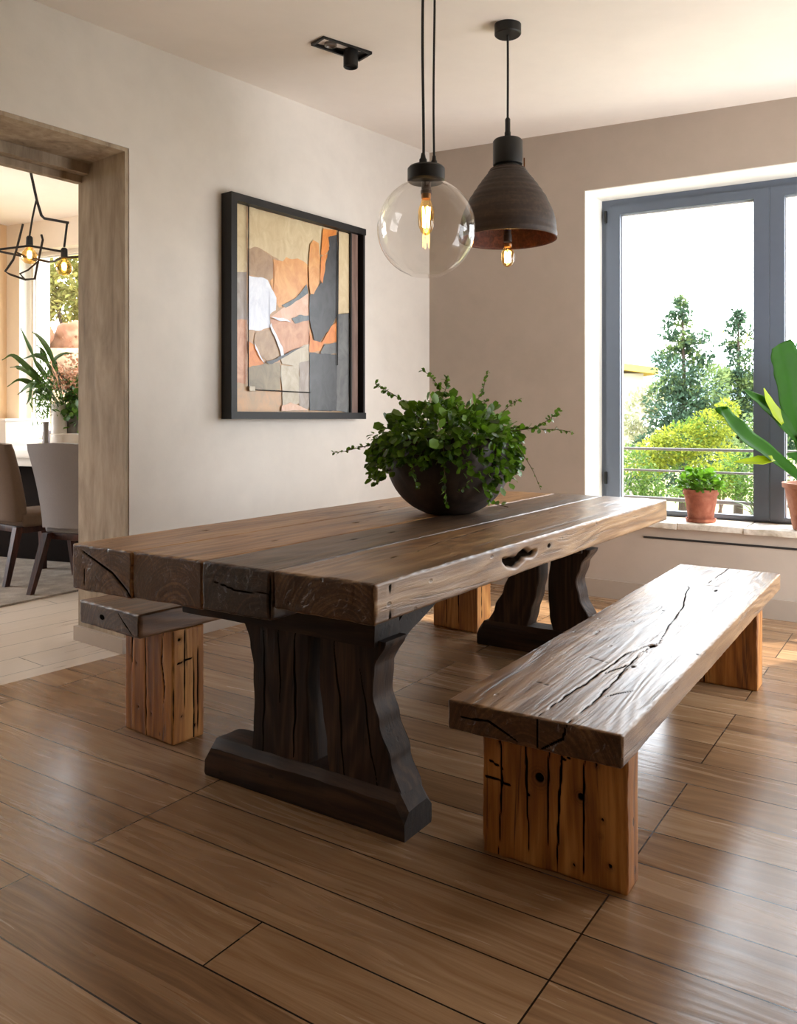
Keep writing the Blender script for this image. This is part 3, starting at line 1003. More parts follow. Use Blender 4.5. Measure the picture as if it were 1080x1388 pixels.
lh = SZ - ST
hz = lh / 2
fx = -0.045
cks = [([(fx, y0, hz), (fx, y0 + d1, 0.02), (fx, y0 + d2, -hz)], w, 0.012, 0.0025) for (y0, d1, d2, w) in
       ((0.150, -0.006, 0.004, 0.003), (0.072, -0.002, -0.010, 0.0045), (0.006, 0.004, 0.006, 0.0055), (-0.034, 0.012, 0.020, 0.0045), (-0.09, 0.003, 0.002, 0.0028))]
cks += [([(fx, 0.19, 0.02), (fx, 0.15, 0.018), (fx, 0.115, 0.012)], 0.005, 0.009, 0.002), ([(fx, 0.19, 0.07), (fx, 0.14, 0.05)], 0.003, 0.006, 0.002), ([(fx, -0.02, 0.11), (fx, -0.06, 0.13)], 0.003, 0.006, 0.002)]
kns = [((fx, 0.035, 0.052), (0.02, 0.026, 0.026), 0.012), ((fx, -0.078, 0.03), (0.02, 0.017, 0.019), 0.012), ((fx, 0.065, 0.0), 0.009, 0.006), ((fx, -0.135, -0.015), 0.008, 0.006), ((fx, -0.12, 0.12), 0.008, 0.006), ((fx, -0.13, -0.055), 0.007, 0.006),
       ((fx, -0.155, -0.125), 0.010, 0.007), ((fx, 0.15, 0.12), 0.009, 0.005), ((fx, -0.06, -0.15), 0.007, 0.005)]
legblock(bench, -1.015, 0.0, 0.09, 0.40, lh, cks, kns, 81)
cks2 = [([(-0.06, 0.02, hz), (-0.06, 0.024, -hz)], 0.004, 0.01, 0.001), ([(0.0, -0.2, hz), (0.004, -0.2, -hz)], 0.003, 0.006, 0.001)]
legblock(bench, 0.815, 0.0, 0.12, 0.40, lh, cks2, [((-0.06, -0.09, 0.02), 0.011, 0.008), ((-0.06, -0.03, 0.06), 0.01, 0.006)], 82)

# ---- bench tucked under the far side of the table (left)
LROT = math.atan2(0.78, 0.626)
LC = Vector((-0.295, 3.90))
bench2 = thing('dining_bench', 'wooden bench with amber block legs tucked under the wall side of the table', 'bench', (LC.x, LC.y, 0), LROT, None)
SZ2 = 0.50
st2 = 0.085
hx2 = 1.205
block('seat', (2 * hx2, 0.385, st2), (0.012, 0.006, 0.005), 0.006, WD_SEAT2, bench2, (0, 0, SZ2 - st2 / 2), None,
      [([(-hx2, -0.06, 0.03), (-hx2, -0.10, 0.0), (-hx2, -0.16, -0.04)], 0.0035, 0.006, 0.001)],
      [((-hx2, 0.04, 0.0), (0.02, 0.035, 0.02), 0.0)], 0.003, 61)
lh2 = SZ2 - st2
h2 = lh2 / 2
fx = -0.07
ck = [([(fx, 0.02, h2), (fx, 0.015, 0.0), (fx, 0.012, -h2)], 0.004, 0.010, 0.002), ([(fx, -0.09, h2), (fx, -0.082, 0.08), (fx, -0.10, 0.0), (fx, -0.095, -0.06)], 0.004, 0.010, 0.003),
      ([(fx, 0.10, h2), (fx, 0.104, 0.05)], 0.0028, 0.006, 0.001),
      ([(-0.068, -0.15, h2), (-0.066, -0.15, -0.1), (-0.068, -0.15, -h2)], 0.006, 0.011, 0.002), ([(-0.02, -0.15, h2), (-0.015, -0.15, -h2)], 0.0035, 0.007, 0.002), ([(0.02, -0.15, h2), (0.025, -0.15, -h2)], 0.0035, 0.007, 0.002),
      ([(-0.05, -0.15, 0.085), (0.03, -0.15, 0.095)], 0.003, 0.006, 0.001), ([(0.045, -0.15, h2), (0.04, -0.15, -h2)], 0.003, 0.006, 0.002)]
kk = [((fx, 0.09, 0.15), 0.010, 0.008), ((fx, 0.075, 0.05), 0.008, 0.007), ((fx, 0.112, 0.07), 0.007, 0.006), ((fx, 0.065, -0.11), 0.009, 0.007), ((fx, -0.02, -0.12), 0.007, 0.006), ((-0.03, -0.15, 0.085), 0.010, 0.008),
      ((-0.04, -0.15, 0.17), 0.014, 0.01), ((-0.03, -0.15, -0.11), 0.009, 0.007), ((0.03, -0.15, -0.16), 0.010, 0.007), ((fx, 0.0, 0.12), 0.006, 0.005)]
legblock(bench2, -0.995, -0.04, 0.14, 0.30, lh2, ck, kk, 83)
legblock(bench2, 0.995, -0.04, 0.14, 0.30, lh2, [([(-0.07, -0.02, h2), (-0.07, -0.03, -h2)], 0.004, 0.008, 0.002), ([(-0.02, -0.15, h2), (-0.03, -0.15, -h2)], 0.005, 0.010, 0.004), ([(-0.07, 0.06, h2), (-0.07, 0.055, -h2)], 0.003, 0.006, 0.002)], [], 84)


# ------------------------------------------------------------------ foliage helpers
def leaf_template(kind):
    if kind == 'round':
        v = [(0, 0, 0), (0.30, 0.34, 0.04), (0.70, 0.40, 0.03), (1.0, 0.0, -0.08), (0.70, -0.40, 0.03), (0.30, -0.34, 0.04), (0.35, 0, -0.03), (0.7, 0, -0.04)]
        f = [(0, 6, 1), (1, 6, 7, 2), (2, 7, 3), (0, 5, 6), (5, 4, 7, 6), (4, 3, 7)]
    elif kind == 'long':
        v = [(0, 0, 0), (0.3, 0.10, 0.02), (0.65, 0.09, 0.0), (1, 0, -0.10), (0.65, -0.09, 0.0), (0.3, -0.10, 0.02)]
        f = [(0, 5, 1), (1, 5, 4, 2), (2, 4, 3)]
    else:
        v = [(0, 0, 0), (0.5, 0.28, 0.05), (1, 0, -0.06), (0.5, -0.28, 0.05)]
        f = [(0, 3, 2, 1)]
    return np.array(v, float), f


def leaves(name, pos, dirs, size, kind, mat, parent, rng, droop=0.0):
    """one mesh of many leaves; pos (n,3), dirs (n,3) leaf axis"""
    tv, tf = leaf_template(kind)
    n = len(pos)
    d = np.array(dirs, float)
    d[:, 2] -= droop
    d /= np.linalg.norm(d, axis=1, keepdims=True) + 1e-9
    up = np.tile([0, 0, 1.0], (n, 1)) + rng.normal(0, 0.55, (n, 3))
    side = np.cross(up, d)
    side /= np.linalg.norm(side, axis=1, keepdims=True) + 1e-9
    up = np.cross(d, side)
    s = np.array(size).reshape(-1, 1, 1) * np.ones((n, 1, 1))
    V = pos[:, None, :] + s * (tv[None, :, 0:1] * d[:, None, :] + tv[None, :, 1:2] * side[:, None, :] + tv[None, :, 2:3] * up[:, None, :])
    m = len(tv)
    faces = [tuple(q + i * m for q in f) for i in range(n) for f in tf]
    return pyd(name, V.reshape(-1, 3), faces, mat, parent, 'all' if kind == 'round' else None)


def rand_dirs(rng, n, up=0.3):
    d = rng.normal(0, 1, (n, 3))
    d[:, 2] += up
    return d / np.linalg.norm(d, axis=1, keepdims=True)


# ---- bowl with trailing plant on the table
L_DEEP = m_leaf('trailing_leaf', lin((18, 34, 8)), lin((98, 136, 30)), 0.3, 0.42)
L_STEM = m_plain('plant_stem', lin((84, 70, 40)), 0.7, 0.2)
M_BOWL = m_stone('bowl_dark_clay', [lin((32, 25, 21)), lin((52, 42, 36)), lin((76, 63, 54))], 5, (1, 1, 1), 0.55, 0.35)
M_SOIL = m_stone('potting_soil', [(0.01, 0.007, 0.005), (0.025, 0.017, 0.012), (0.05, 0.035, 0.025)], 30, (1, 1, 1), 0.95, 0.8)
bc = ray(608, 700, 3.66)
bowl = thing('potted_plant', 'trailing leafy green plant in a dark round bowl on the dining table', 'plant', (bc.x, bc.y, TZ + 0.003))
bm = bmesh.new()
RBW = 0.278
prof = [(0.0, 0.012), (0.085, 0.004), (0.105, 0.0)]
for k in range(1, 15):
    a = -1.16 + k * (1.16 + 0.32) / 14
    prof.append((RBW * math.cos(a), 0.238 + 0.258 * math.sin(a)))
prof += [(0.258, 0.328), (0.250, 0.325), (0.258, 0.29), (0.255, 0.25)]
for k in range(1, 6):
    a = -k * 0.25
    prof.append((0.255 * math.cos(a), 0.25 + 0.235 * math.sin(a)))
lathe(bm, prof, 64)
obj('bowl', bm, M_BOWL, bowl, 50)
bm = bmesh.new()
lathe(bm, [(0.0, 0.30), (0.12, 0.296), (0.2, 0.285), (0.2535, 0.27), (0.2535, 0.26), (0, 0.255)], 40)
obj('soil', bm, M_SOIL, bowl, 50)
rng = np.random.default_rng(3)


def bw(px, py, dz=0.0):
    """point in the bowl's own frame seen at a pixel, dz metres behind (+) or before (-) the bowl centre"""
    return ray(px, py, bc.y + dz) - Vector(bowl.location)


pos, dirs, siz = [], [], []
# mounded crown
for i in range(1150):
    th = rng.uniform(0, 2 * PI)
    ph = math.acos(rng.uniform(0.0, 1.0))
    rr = rng.uniform(0.78, 1.0)
    p = np.array([0.305 * math.sin(ph) * math.cos(th), 0.305 * math.sin(ph) * math.sin(th), 0.305 + 0.185 * math.cos(ph)])
    c = np.array([0, 0, 0.28])
    p = c + (p - c) * rr
    p += rng.normal(0, 0.018, 3)
    pos.append(p)
    o = p - np.array([0, 0, 0.25])
    dirs.append(o / np.linalg.norm(o) + rng.normal(0, 0.6, 3))
    siz.append(rng.choice([rng.uniform(0.02, 0.034), rng.uniform(0.034, 0.06)]))
# skirt over the rim, deepest at the left and at right front
for i in range(1000):
    th = rng.uniform(0, 2 * PI)
    left = max(0.0, -math.cos(th)) ** 2
    rf = max(0.0, math.cos(th + 0.75)) ** 4
    front = max(0.0, -math.sin(th)) ** 2
    depth = 0.05 + 0.15 * left + 0.17 * rf + 0.06 * front * (0.5 + 0.5 * math.sin(th * 9))
    z = 0.31 - rng.uniform(-0.05, depth) * rng.uniform(0.5, 1)
    rad = 0.285 + 0.05 * left * rng.uniform(0, 1) + rng.uniform(0, 0.03)
    pos.append([rad * math.cos(th), rad * math.sin(th), z])
    dirs.append(np.array([math.cos(th), math.sin(th), -0.5]) + rng.normal(0, 0.5, 3))
    siz.append(rng.uniform(0.022, 0.044))
leaves('foliage', np.array(pos), np.array(dirs), np.array(siz), 'round', L_DEEP, bowl, rng, 0.25)
vines = [
    ([(575, 575, 0), (555, 553, 0), (538, 538, 0), (522, 528, 0.02), (508, 520, 0.03)], 0.036, 1),
    ([(607, 575, .05), (600, 545, .05), (594, 525, .05), (584, 511, .05), (573, 502, .05)], 0.034, 1),
    ([(632, 570, .08), (645, 545, .1), (654, 530, .1), (658, 512, .12), (660, 505, .12)], 0.026, 1),
    ([(668, 575, .05), (680, 560, .05), (693, 548, .05), (707, 540, .05)], 0.026, 1),
    ([(676, 585, -.05), (705, 583, -.05), (730, 577, -.05), (748, 565, -.03), (758, 556, -.02)], 0.034, 1),
    ([(680, 580, -.02), (712, 580, -.02), (740, 582, 0), (762, 583, 0), (777, 587, 0)], 0.026, 1),
    ([(685, 590, -.04), (702, 598, -.05), (712, 612, -.05)], 0.026, 1),
    ([(690, 592, -.12), (705, 610, -.14), (722, 638, -.15), (733, 664, -.15)], 0.016, 0.25),
    ([(540, 600, -.05), (512, 603, -.06), (490, 606, -.06), (470, 611, -.06), (452, 614, -.06)], 0.026, 1),
    ([(545, 590, -.1), (516, 615, -.13), (508, 635, -.14), (511, 655, -.14)], 0.028, 1),
    ([(600, 600, -.27), (602, 630, -.31), (603, 660, -.31), (605, 684, -.30)], 0.034, 0.8),
    ([(560, 605, -.25), (560, 640, -.29), (566, 662, -.29)], 0.032, 0.9),
    ([(672, 600, -.18), (672, 640, -.235), (668, 660, -.235), (663, 680, -.235)], 0.030, 1.8),
    ([(625, 610, -.27), (640, 640, -.30), (632, 658, -.30), (620, 668, -.30)], 0.024, 0.5),
    ([(590, 560, .0), (600, 538, .0), (606, 520, .0), (604, 512, .0)], 0.036, 1.2),
    ([(640, 560, .0), (655, 548, .0), (660, 540, .0)], 0.03, 1.2),
]
for pts, ls, dens in vines:
    path = smooth_path([bw(*p) for p in pts], 6)
    bm = bmesh.new()
    nP = len(path)
    tube(bm, path, [0.0026 * (1 - 0.6 * i / nP) for i in range(nP)], 5)
    v = obj('vine', bm, L_STEM, bowl, 60)
    P_, D_, S_ = [], [], []
    n = max(4, int(dens * sum((a - b).length for a, b in zip(path, path[1:])) / 0.0075))
    for i in range(n):
        t = 0.12 + 0.88 * (i + rng.uniform(0, 1)) / n
        k = min(nP - 2, int(t * (nP - 1)))
        p = path[k].lerp(path[k + 1], t * (nP - 1) - k)
        ax = (path[k + 1] - path[k]).normalized()
        P_.append(p)
        D_.append(np.array(ax) * 0.5 + rng.normal(0, 0.75, 3))
        S_.append(ls * rng.uniform(0.6, 1.15) * (1 - 0.35 * t))
    leaves('foliage', np.array(P_), np.array(D_), np.array(S_), 'round', L_DEEP, v, rng, 0.15)
# sprig lying on the table beside the bowl
sp = on_z(679, 688, TZ)
sprig = thing('fallen_sprig', 'tiny fallen leaf sprig lying on the table beside the bowl', 'sprig', (sp.x, sp.y, TZ + 0.002))
bm = bmesh.new()
tube(bm, smooth_path([(0.03, -0.03, 0.004), (0.0, 0.0, 0.008), (-0.025, 0.02, 0.012)], 5), 0.002, 5)
obj('stem', bm, L_STEM, sprig, 60)
leaves('foliage', np.array([(0.0, 0, 0.012), (-0.01, 0.01, 0.012), (-0.025, 0.02, 0.014), (0.01, -0.01, 0.01)]), np.array([(1, 0.2, .6), (-.5, 1, .5), (-1, .2, .7), (.2, -1, .6)]), np.array([0.03, 0.032, 0.03, 0.026]), 'round', L_DEEP, sprig, rng)


# ------------------------------------------------------------------ picture on the left wall
PU0 = 0.4                                         # filled below
pw, phh, pd = 1.165, 1.27, 0.085
pa = Vector((-0.93, 4.56)) - nL * pd              # wall point under the front left edge
pic = thing('framed_painting', 'large abstract painting in a deep black frame on the left wall', 'painting', (pa.x, pa.y, 1.18), math.atan2(dL.y, dL.x))
# local: x along wall, y out of the room is +, so the front is at y = -pd
M_PFR = m_plain('black_picture_frame', lin((24, 21, 20)), 0.5, 0.2, spec=0.35)
bm = bmesh.new()
fwd = 0.042
for (c, s) in (((fwd / 2, -pd / 2, phh / 2), (fwd, pd, phh)), ((pw - fwd / 2 + 0.0, -pd / 2, phh / 2), (fwd * 0.4, pd, phh)), ((pw / 2, -pd / 2, fwd / 2), (pw - 2 * fwd, pd, fwd)), ((pw / 2, -pd / 2, phh - fwd / 2), (pw - 2 * fwd, pd, fwd))):
    box(bm, c, s)
box(bm, (pw - fwd, -pd / 2, fwd / 2), (fwd * 1.9, pd, fwd))
box(bm, (pw - fwd, -pd / 2, phh - fwd / 2), (fwd * 1.9, pd, fwd))
obj('picture_frame', bm, M_PFR, pic, None)
bm = bmesh.new()
box(bm, (pw - 0.085, -pd * 0.42, phh / 2), (0.075, 0.03, phh - 2 * fwd))
obj('inner_slat', bm, m_wood('picture_slat_wood', [lin((70, 50, 42)), lin((104, 78, 66)), lin((132, 104, 90))], 2, 0.5, 0.4), pic, None)


def homog(src, dst):
    A, b = [], []
    for (x, y), (u, v) in zip(src, dst):
        A.append([x, y, 1, 0, 0, 0, -u * x, -u * y])
        b.append(u)
        A.append([0, 0, 0, x, y, 1, -v * x, -v * y])
        b.append(v)
    h = np.linalg.solve(np.array(A, float), np.array(b, float))
    return np.append(h, 1).reshape(3, 3)


HM = homog([(178, 148), (795, 328), (790, 1245), (163, 1243)], [(fwd, phh - fwd), (pw - 0.12, phh - fwd), (pw - 0.12, fwd), (fwd, fwd)])


def pm(x, y):
    q = HM @ np.array([x, y, 1.0])
    return q[0] / q[2], q[1] / q[2]


def m_paint(name, c1, c2, rough=0.32, sc=7):
    t = NT(name)
    co = t.n('TexCoord').outputs['Object']
    f = t.noise(t.mapping(co, (1.6, 1, 1)), sc, 6, 0.65, 1.2)
    c = t.ramp(f, [(0.33, c1), (0.66, c2)])
    nm = t.bump(t.noise(co, sc * 5, 5, 0.6), 0.25, 0.002)
    return t.principled(c, rough, nm)


PT = [m_paint('paint_cream', lin((196, 174, 134)), lin((214, 196, 158))),
      m_paint('paint_taupe', lin((150, 118, 88)), lin((176, 146, 112))),
      m_paint('paint_ochre', lin((204, 136, 70)), lin((226, 168, 102))),
      m_paint('paint_orange', lin((200, 112, 40)), lin((226, 144, 62))),
      m_paint('paint_white', lin((206, 212, 226)), lin((232, 236, 244))),
      m_paint('paint_terracotta', lin((176, 118, 84)), lin((208, 158, 122))),
      m_paint('paint_charcoal', lin((44, 44, 46)), lin((66, 66, 68))),
      m_paint('paint_olive', lin((112, 96, 70)), lin((146, 130, 98))),
      m_paint('paint_stone', lin((172, 158, 134)), lin((196, 186, 166))),
      m_paint('paint_ground', lin((168, 142, 110)), lin((196, 150, 106))),
      m_paint('paint_slate', lin((84, 84, 84)), lin((112, 112, 110))),
      m_paint('paint_bluegrey', lin((62, 76, 86)), lin((116, 124, 124))),
      m_paint('paint_warmgrey', lin((138, 122, 110)), lin((164, 152, 142))),
      m_paint('paint_pink', lin((206, 160, 130)), lin((226, 190, 166)))]
cre, tau, och, ora, whi, ter, cha, oli, sto, gro, sla, blg, wgr, pnk = range(14)
patches = [
    (gro, [(160, 140), (800, 320), (800, 1250), (158, 1250)]),
    (cre, [(170, 146), (262, 172), (258, 515), (175, 515)]),
    (wgr, [(175, 515), (258, 515), (254, 760), (168, 760)]),
    (ter, [(168, 760), (256, 760), (250, 1100), (164, 1080)]),
    (cre, [(270, 176), (735, 312), (735, 460), (590, 500), (520, 470), (430, 455), (340, 400), (265, 390)]),
    (tau, [(266, 400), (300, 380), (345, 400), (390, 440), (420, 520), (410, 600), (385, 560), (330, 540), (264, 530)]),
    (och, [(400, 450), (450, 460), (470, 440), (500, 455), (530, 450), (580, 480), (582, 590), (540, 650), (430, 700), (395, 640), (385, 560), (410, 540)]),
    (whi, [(264, 532), (330, 540), (370, 555), (395, 600), (415, 650), (410, 710), (370, 745), (385, 800), (330, 815), (300, 820), (262, 810)]),
    (pnk, [(440, 705), (540, 655), (582, 620), (582, 780), (500, 790), (380, 750)]),
    (ter, [(380, 760), (480, 770), (582, 760), (582, 900), (500, 920), (440, 945), (395, 830)]),
    (tau, [(300, 830), (385, 805), (425, 900), (440, 950), (370, 985), (330, 950), (290, 880)]),
    (ora, [(258, 870), (300, 900), (340, 990), (262, 1010)]),
    (sto, [(430, 960), (500, 920), (582, 890), (582, 990), (530, 1010), (480, 1000), (440, 990)]),
    (oli, [(258, 1010), (340, 992), (370, 990), (430, 985), (430, 1130), (262, 1125)]),
    (sto, [(432, 1000), (530, 1010), (530, 1200), (440, 1225)]),
    (wgr, [(530, 985), (582, 975), (580, 1228), (528, 1225)]),
    (blg, [(440, 690), (510, 655), (570, 585), (582, 630), (520, 665), (460, 705)]),
    (blg, [(490, 760), (530, 738), (582, 742), (582, 765), (510, 785)]),
    (cha, [(585, 640), (630, 600), (655, 570), (690, 400), (735, 330), (735, 730), (700, 800), (640, 880), (610, 870), (585, 760)]),
    (ora, [(585, 800), (600, 870), (645, 885), (700, 800), (728, 770), (728, 880), (660, 890), (640, 930), (585, 930)]),
    (sla, [(640, 930), (665, 895), (728, 885), (728, 940), (650, 950)]),
    (cha, [(585, 935), (728, 945), (726, 1235), (582, 1232)]),
    (sla, [(728, 740), (795, 735), (790, 1245), (724, 1236)]),
    (cre, [(737, 316), (797, 332), (795, 730), (735, 735)]),
    (och, [(592, 380), (610, 358), (634, 375), (640, 450), (640, 560), (610, 635), (588, 630), (582, 500)]),
    (ora, [(660, 300), (730, 312), (725, 350), (690, 370), (690, 410), (665, 440), (648, 430), (652, 360)]),
    (ora, [(648, 440), (680, 430), (668, 500), (655, 580), (640, 560)]),
    (cha, [(685, 345), (732, 335), (730, 370), (690, 385)]),
    (pnk, [(430, 1210), (480, 1190), (575, 1232), (430, 1240)]),
    (whi, [(380, 780), (410, 850), (438, 900), (445, 950), (430, 955), (410, 880), (375, 800)]),
    (whi, [(380, 750), (440, 752), (490, 775), (430, 768)]),
    (whi, [(290, 885), (318, 940), (345, 990), (325, 965), (296, 915)]),
    (cha, [(350, 985), (370, 975), (440, 948), (500, 918), (560, 898), (500, 926), (430, 968), (372, 994)]),
]


def patch_mesh(lst, y0):
    bm = bmesh.new()
    for k, (mi, poly) in enumerate(lst):
        pts = [pm(*p) for p in poly]
        dense = []
        for i in range(len(pts)):
            a, b = pts[i], pts[(i + 1) % len(pts)]
            m = max(1, int(math.hypot(b[0] - a[0], b[1] - a[1]) / 0.018))
            for j in range(m):
                x, z = a[0] + (b[0] - a[0]) * j / m, a[1] + (b[1] - a[1]) * j / m
                if k > 0:
                    w = mnoise.noise_vector(Vector((x * 22, z * 22, k * 3.1))) * 0.008
                    x, z = x + w.x, z + w.z
                dense.append((min(pw - 0.118, max(fwd - 0.004, x)), min(phh - fwd + 0.004, max(fwd - 0.004, z))))
        vs = [bm.verts.new((x, y0 - 0.0004 * k, z)) for x, z in dense]
        f = bm.faces.new(vs)
        f.material_index = mi
    bmesh.ops.triangulate(bm, faces=bm.faces[:])
    return bm


bm = patch_mesh(patches, -0.030)
o_ = obj('canvas', bm, None, pic, None)
for m in PT:
    o_.data.materials.append(m)
# drawn lines: thin dark rods of the inner rectangle
bm = bmesh.new()
for a, b in (((264, 172), (250, 1110)), ((290, 1128), (582, 1142)), ((735, 312), (726, 1000))):
    (x0, z0), (x1, z1) = pm(*a), pm(*b)
    tube(bm, [(x0, -0.046, z0), (x1, -0.046, z1)], 0.0035, 6)
obj('inset_line', bm, M_BLACKM, pic, None)
bm = bmesh.new()
x, z = pm(270, 1122)
box(bm, (x, -0.047, z), (0.045, 0.006, 0.03), 0, 0.003)
obj('corner_tab', bm, PT[sto], pic, None)
bm = bmesh.new()
box(bm, (pw - 0.155 + 0.038, -0.04, phh / 2), (0.012, 0.03, phh - 2 * fwd))
obj('inner_edge', bm, M_BLACKM, pic, None)
bm = bmesh.new()
box(bm, (pw / 2, -0.014, phh / 2), (pw - fwd, 0.026, phh - fwd))
obj('backing_board', bm, M_BLACKM, pic, None)


# ------------------------------------------------------------------ pendants
def bulb(parent, c, r, h, up=0.03):
    """tubular filament bulb hanging from point c (top of glass)"""
    bm = bmesh.new()
    lathe(bm, [(r * 0.55, 0), (r * 0.62, -h * 0.10), (r * 0.98, -h * 0.32), (r, -h * 0.55), (r * 0.92, -h * 0.76), (r * 0.62, -h * 0.92), (r * 0.25, -h * 0.985), (0, -h)], 24, c)
    b = obj('bulb', bm, M_AMBER, parent, 'all')
    bm = bmesh.new()
    lathe(bm, [(0.0, up), (r * 0.6, up), (r * 0.6, 0.0), (r * 0.5, -0.004), (0, -0.004)], 20, c)
    obj('bulb_cap', bm, M_BRASS, b, 50)
    bm = bmesh.new()
    n = 5
    for k in range(n):
        a0, a1 = 2 * PI * k / n, 2 * PI * (k + 0.5) / n
        q = r * 0.46
        tube(bm, [(c[0] + q * math.cos(a0), c[1] + q * math.sin(a0), c[2] - h * 0.24), (c[0] + q * 0.8 * math.cos(a1), c[1] + q * 0.8 * math.sin(a1), c[2] - h * 0.78)], r * 0.085, 5)
        tube(bm, [(c[0] + q * 0.8 * math.cos(a1), c[1] + q * 0.8 * math.sin(a1), c[2] - h * 0.78), (c[0] + q * math.cos(a0 + 2 * PI / n), c[1] + q * math.sin(a0 + 2 * PI / n), c[2] - h * 0.24)], r * 0.085, 5)
    obj('filament', bm, M_FILHOT, b, None)
    return b


# clear globe
gZ = 3.2
gs = gZ / F
gx = ray(577.5, 0, gZ).x
zc = CAMH - (310 - HY) * gs
globe = thing('pendant_lamp', 'clear glass globe pendant lamp with black cap and two cords', 'lamp', (gx, gZ, zc))
gr = 66.5 * gs
bm = bmesh.new()
prof = [(0.058, gr * 0.955)]
for k in range(1, 40):
    a = PI / 2 - 0.315 - k * (PI - 0.315 - 0.36) / 39
    prof.append((gr * math.cos(a), gr * math.sin(a)))
prof += [(gr * 0.33, -gr * 0.955), (gr * 0.2, -gr * 0.965), (0, -gr * 0.968)]
lathe(bm, prof, 72)
obj('glass_globe', bm, M_GLOBE, globe, 'all')
capz = gr * 0.945
bm = bmesh.new()
lathe(bm, [(0, 0), (0.066, 0.0), (0.073, 0.006), (0.073, 0.052), (0.066, 0.06), (0, 0.06)], 48, (0, 0, capz))
obj('cap', bm, M_BLACK, globe, 40)
ctop = ceil_z(gx, gZ) - zc
for dx, rr in ((-0.012, 0.0055), (0.031, 0.0045)):
    bm = bmesh.new()
    pts = [(dx, 0, capz + 0.08 + (ctop - capz - 0.08) * i / 20) for i in range(21)]
    pts = [(x + 0.0022 * math.sin(z * 7 + dx * 40), y, z) for x, y, z in pts]
    tube(bm, pts, rr, 8)
    cd = obj('cord', bm, M_BLACKM, globe, 60)
    bm = bmesh.new()
    s = 1.0 if dx < 0 else 0.8
    lathe(bm, [(0, 0.055 * s), (0.007, 0.055 * s), (0.011 * s, 0.035 * s), (0.015 * s, 0.03 * s), (0.016 * s, 0.0), (0, 0)], 20, (dx, 0, capz + 0.059))
    obj('cord_grip', bm, M_BLACK, cd, 40)
bm = bmesh.new()
lathe(bm, [(0, 0), (0.019, 0), (0.019, -0.03), (0.022, -0.032), (0.022, -0.045), (0, -0.045)], 24, (0, 0, capz))
obj('socket', bm, m_plain('socket_brown', lin((70, 44, 28)), 0.45), globe, 40)
bulb(globe, (0, 0, capz - 0.062), 0.032, 0.145, 0.02)
bm = bmesh.new()
lathe(bm, [(0, 0), (0.06, 0), (0.06, -0.022), (0.055, -0.025), (0, -0.025)], 40, (0.01, 0, ctop))
obj('canopy', bm, M_BLACK, globe, 40)

# dark dome
dZ = 3.88
ds = dZ / F
dx_ = ray(688, 0, dZ).x
rimz = CAMH - (325 - HY) * ds
dome = thing('pendant_lamp', 'dark brown ribbed dome pendant lamp with bare bulb below its rim', 'lamp', (dx_, dZ, rimz))
outp = [(60, 0), (66, 0.5)]
pts = [(66.0, 0), (65.2, 14), (61.5, 32), (54.5, 50), (46, 64), (37, 77), (29, 87), (26.5, 91), (24, 95)]
sm = smooth_path([(r, 0, z) for r, z in pts], 5)
bm = bmesh.new()
outer = [((p.x + 0.45 * math.sin(p.z * 1.6)) * ds, p.z * ds) for p in sm]
inner = [((p.x - 2.2) * ds, p.z * ds) for p in sm]
lathe(bm, outer + [(0.0, 95 * ds)], 72)
def m_ribbed():
    t = NT('shade_ribbed_brown')
    co = t.n('TexCoord').outputs['Object']
    z = t.mapping(co, (1.5, 1.5, 26))
    a = t.noise(z, 1.0, 5, 0.6, 0.6)
    b = t.noise(co, 60, 4)
    f = t.math('ADD', t.math('MULTIPLY', a, 0.7), t.math('MULTIPLY', b, 0.3))
    c = t.ramp(f, [(0.3, lin((26, 18, 14))), (0.5, lin((48, 35, 28))), (0.72, lin((84, 64, 50)))])
    return t.principled(c, 0.6, t.bump(f, 0.5, 0.004))
M_RIB = m_ribbed()
obj('shade', bm, M_RIB, dome, 'all')
bm = bmesh.new()
lathe(bm, [(outer[0][0], 0.0)] + inner + [(0.0, 93 * ds)], 72)
obj('shade_lining', bm, m_stone('shade_lining_copper', [lin((44, 20, 13)), lin((74, 36, 22)), lin((104, 56, 34))], 40, (1, 1, 1), 0.5, 0.5), dome, 'all')
ch = 95 * ds
bm = bmesh.new()
lathe(bm, [(0, 0), (0.062, 0), (0.064, 0.012), (0.056, 0.015), (0.056, 0.022), (0.069, 0.026), (0.070, 0.03), (0.070, 0.136), (0.064, 0.144), (0, 0.144)], 48, (0, 0, ch - 0.004))
cp = obj('cap', bm, M_BLACK, dome, 40)
bm = bmesh.new()
box(bm, (0.078, 0, ch + 0.03), (0.006, 0.016, 0.05), 0, 0.002)
box(bm, (0.071, 0, ch + 0.012), (0.016, 0.016, 0.006), 0, 0.002)
obj('clip', bm, M_BRASS, cp, 40)
dct = ceil_z(dx_, dZ) - rimz
ctz = ch + 0.14
bm = bmesh.new()
tube(bm, [(0, 0, ctz + 0.09), (0.001, 0, ctz + 0.35), (0, 0, dct - 0.03)], 0.0055, 8)
cd = obj('cord', bm, M_BLACKM, dome, 60)
bm = bmesh.new()
lathe(bm, [(0, 0.105), (0.008, 0.105), (0.0125, 0.098), (0.0125, 0.04), (0.015, 0.036), (0.015, 0), (0, 0)], 20, (0, 0, ctz))
obj('cord_grip', bm, M_BLACK, cd, 40)
bm = bmesh.new()
lathe(bm, [(0, 0), (0.063, 0), (0.063, -0.045), (0.058, -0.05), (0, -0.05)], 40, (0, 0, dct))
obj('canopy', bm, M_BLACK, dome, 40)
bm = bmesh.new()
lathe(bm, [(0, 0), (0.017, 0), (0.017, -0.30), (0.020, -0.302), (0.020, -0.335), (0, -0.335)], 20, (0, 0, 93 * ds))
obj('socket', bm, m_plain('socket_dark', lin((48, 30, 22)), 0.5), dome, 40)
bulb(dome, (0, 0, -0.032), 0.031, 0.098, 0.012)

